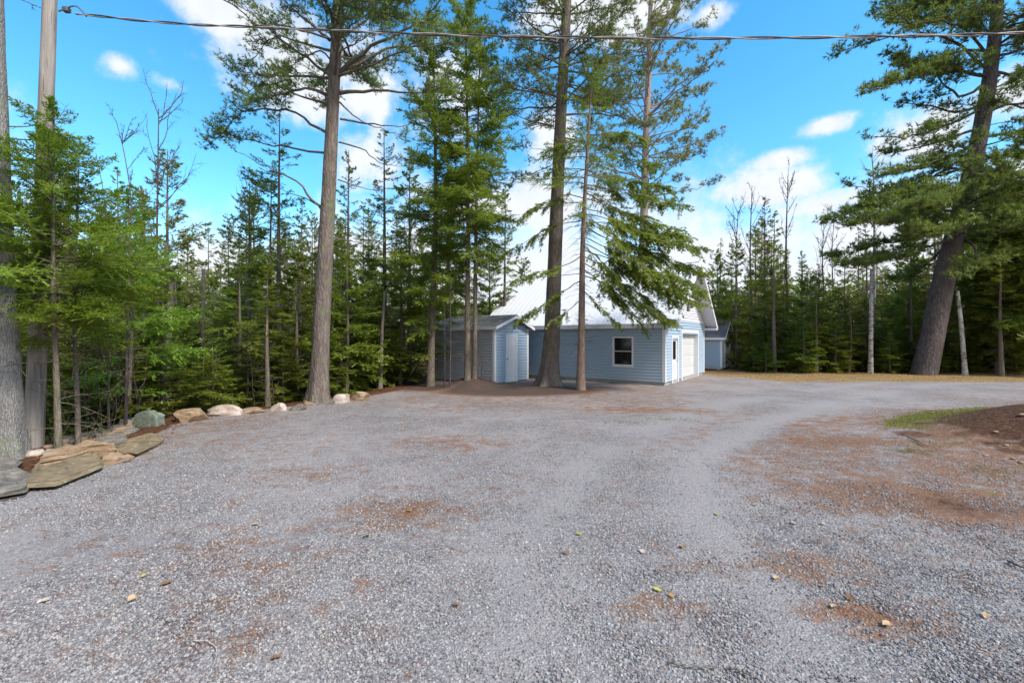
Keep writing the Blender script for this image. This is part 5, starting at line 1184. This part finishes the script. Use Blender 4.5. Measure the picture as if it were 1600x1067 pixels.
# knee to head high young firs filling the front of the woods
cnt = 0; tries = 0
while cnt < 90 and tries < 9000:
    tries += 1
    if tries % 2:
        y = g2.uniform(9.5, 24); x = g2.uniform(-30, -4); e = np.interp(y, EY, EX); px = CX+x/y*F
        if x > e-.9 or x < e-7 or px < -60 or not ok(x, y, .8): continue
        lm, n1, n2, gl = LM, 13, 18, 'young firs at the edge of the left woods'; t_ = 'sapling fir, left woods edge, '
    else:
        y = g2.uniform(24.8, 29); x = g2.uniform(11, 34); px = CX+x/y*F
        if px < 1170 or px > 1680 or not ok(x, y, .8): continue
        lm, n1, n2, gl = RM, 26, 27.5, 'young firs at the far edge of the yard'; t_ = 'sapling fir, far yard edge, '
    put('bushy', x, y, g2.uniform(1.2, 3.6), t_+where(px, y, lm, n1, n2), gl, w=g2.uniform(.9, 1.3)); cnt += 1
# woods beside and behind the camera so that other viewpoints read on
cnt = 0
while cnt < 40:
    a = g2.uniform(R(105), R(255)); d = g2.uniform(16, 34); x, y = math.sin(a)*d, math.cos(a)*d
    if ok(x, y, 2.2): put(g2.choice(['bushy', 'slim', 'cedar']), x, y, g2.uniform(8, 13), 'one of the conifers on the near side of the yard', 'conifers on the near side of the yard')
    cnt += 1

# --- far wood as one mass, undergrowth, brush
def far_wood():
    C = []; D = []; g = rng
    n = 100000; a = g.uniform(R(-62), R(62), n); d = g.uniform(52, 75, n); x = np.sin(a)*d; y = np.cos(a)*d
    lump = fbm(a*28, d*.15, 12, 3); hmax = 5.0+6.0*lump; z = g.random(n)**.8*hmax; r_ = unit(g.normal(size=(n, 3)))
    keep = np.abs(((a*60+d*.4) % 1)-.5) < .5*(1-z/hmax)+.12; x, y, z, r_ = x[keep], y[keep], z[keep], r_[keep]; m = len(x)
    b = np.stack([x, y, z+ground_z(x, y)], 1); t = blades(b, r_, g.uniform(.6, 1.1, m), g.uniform(.3, .5, m), unit(g.normal(size=(m, 3))))
    tag(tri_mesh('far_wood', t, M['fir'], None), 'far mass of woods closing the view', kind='stuff')
far_wood()
def undergrowth():
    g = rng
    def pts(n, cond, fx, fy):
        x = g.uniform(*fx, n); y = g.uniform(*fy, n); k = cond(x, y); return x[k], y[k]
    def inwood(x, y):
        d = np.interp(y, EY, EX)-x; left = (d > .9) & (y > 8) & (x > -y*1.4-3); px = CX+x/np.maximum(y, .1)*F
        right = (y > 25.2+.6*np.sin(x)) & (px > 1100) & (px < 1750) & ((x-12.3)**2+(y-28)**2 > 12); mid = (y > 31) & (px > 600) & (px <= 1100)
        return left | right | mid
    x, y = pts(16000, inwood, (-40, 50), (8, 50)); x = x; n = len(x)
    cl = fbm(x*.6, y*.6, 55, 3); k = cl > .42; x, y = x[k], y[k]; n = len(x); z = ground_z(x, y)
    idx = np.repeat(np.arange(n), 14); m = len(idx); hh = g.uniform(.15, .85, n)[idx]
    b = np.stack([x[idx]+g.normal(0, .22, m), y[idx]+g.normal(0, .22, m), z[idx]+g.random(m)*hh], 1)
    t = blades(b, unit(g.normal(size=(m, 3))+[0, 0, .3]), g.uniform(.08, .18, m), g.uniform(.04, .08, m), unit(g.normal(size=(m, 3))))
    tag(tri_mesh('undergrowth', t, M['brush'], None), 'low green and brown undergrowth on the forest floor', kind='stuff')
    # fine bare brush: thin stems and dead twigs
    x, y = pts(5500, inwood, (-40, 50), (8, 46)); n = len(x); z = ground_z(x, y); h = g.uniform(.5, 2.4, n)
    t5 = np.linspace(0, 1, 4)[None, :, None]; top = np.stack([g.normal(0, .25, n), g.normal(0, .25, n), h], 1)
    q = np.stack([x, y, z], 1)[:, None]+top[:, None]*t5+np.cumsum(g.normal(size=(n, 4, 3))*.05, 1); r_ = (.004+.0003*y)[:, None]*np.linspace(1.3, .5, 4)[None]
    v1, f1 = tubes(q, r_, 3)
    j = np.repeat(np.arange(n), 3); kk = g.integers(1, 3, len(j)); b = q[j, kk]; e = b+g.normal(size=(len(j), 3))*.3+[0, 0, .15]; q2 = np.stack([b, (b+e)/2+g.normal(size=b.shape)*.04, e], 1)
    v2, f2 = tubes(q2, (.003+.0002*y[j])[:, None]*np.ones((1, 3)), 3)
    o = mesh_obj('bare_brush', np.vstack([v1, v2]), np.vstack([f1, f2+len(v1)]), M['twig'], None, True); tag(o, 'thin bare stems and dry brush between the trunks', kind='stuff')
    # forest floor litter leaves
    def edge(x, y):
        d = np.interp(y, EY, EX)-x; return ((d > -.3) & (d < 5) & (x > -y*1.4)) | ((y > 24) & (y < 29) & (x > 9))
    x, y = pts(60000, edge, (-14, 32), (4, 30)); n = len(x); a = g.uniform(0, 6.28, n)
    b = np.stack([x, y, ground_z(x, y)+.012], 1); d = np.stack([np.cos(a), np.sin(a), g.normal(0, .3, n)], 1)
    t = blades(b, d, g.uniform(.04, .09, n), g.uniform(.03, .06, n), unit(np.stack([-np.sin(a), np.cos(a), g.normal(0, .3, n)], 1)))
    tag(tri_mesh('leaf_litter', t, M['dead'], None), 'brown leaf litter along the edge of the woods', kind='stuff')
undergrowth()
def grass():
    g = rng; n = 60000; x = g.uniform(7, 14, n); y = g.uniform(4.5, 13, n); need, gr, so, la, fl = masks(x, y)
    k = (g.random(n) < gr*.9) ; x, y = x[k], y[k]
    x2 = g.uniform(10, 30, 40000); y2 = g.uniform(17.5, 24.5, 40000); la2 = masks(x2, y2)[3]; k = (g.random(40000) < la2*.2) & (x2/y2 < 1.3); xs = np.r_[x, x2[k]]; ys = np.r_[y, y2[k]]
    for (px, py, s) in ((1422, 706, .18), (1040, 655, .35), (985, 660, .3), (1562, 740, .3)):
        cx, cy = G(px, py); m = 260; xs = np.r_[xs, cx+g.normal(0, s, m)]; ys = np.r_[ys, cy+g.normal(0, s*.6, m)]
    n = len(xs); b = np.stack([xs, ys, ground_z(xs, ys)], 1); d = unit(g.normal(size=(n, 3))*[1, 1, .2]+[0, 0, .9])
    t = blades(b, d, g.uniform(.02, .05, n)*(1+ys*.02), .004+.0007*ys, unit(g.normal(size=(n, 3))))
    tag(tri_mesh('grass', t, grass_mat, None), 'thin moss green grass on the verge and far lawn', kind='stuff')
grass_mat = leaf_mat('verge_grass', (.08, .09, .02), (.13, .16, .025), (.26, .22, .08), .3, 2.0)
grass()

scene.render.engine = 'CYCLES'
scene.cycles.max_bounces = 6; scene.cycles.diffuse_bounces = 3; scene.cycles.transmission_bounces = 4; scene.cycles.transparent_max_bounces = 4
print('TRIS', sum(sum(len(p.vertices)-2 for p in m.polygons) if len(m.polygons) < 3000 else len(m.loops)-2*len(m.polygons) for m in bpy.data.meshes if m.users))
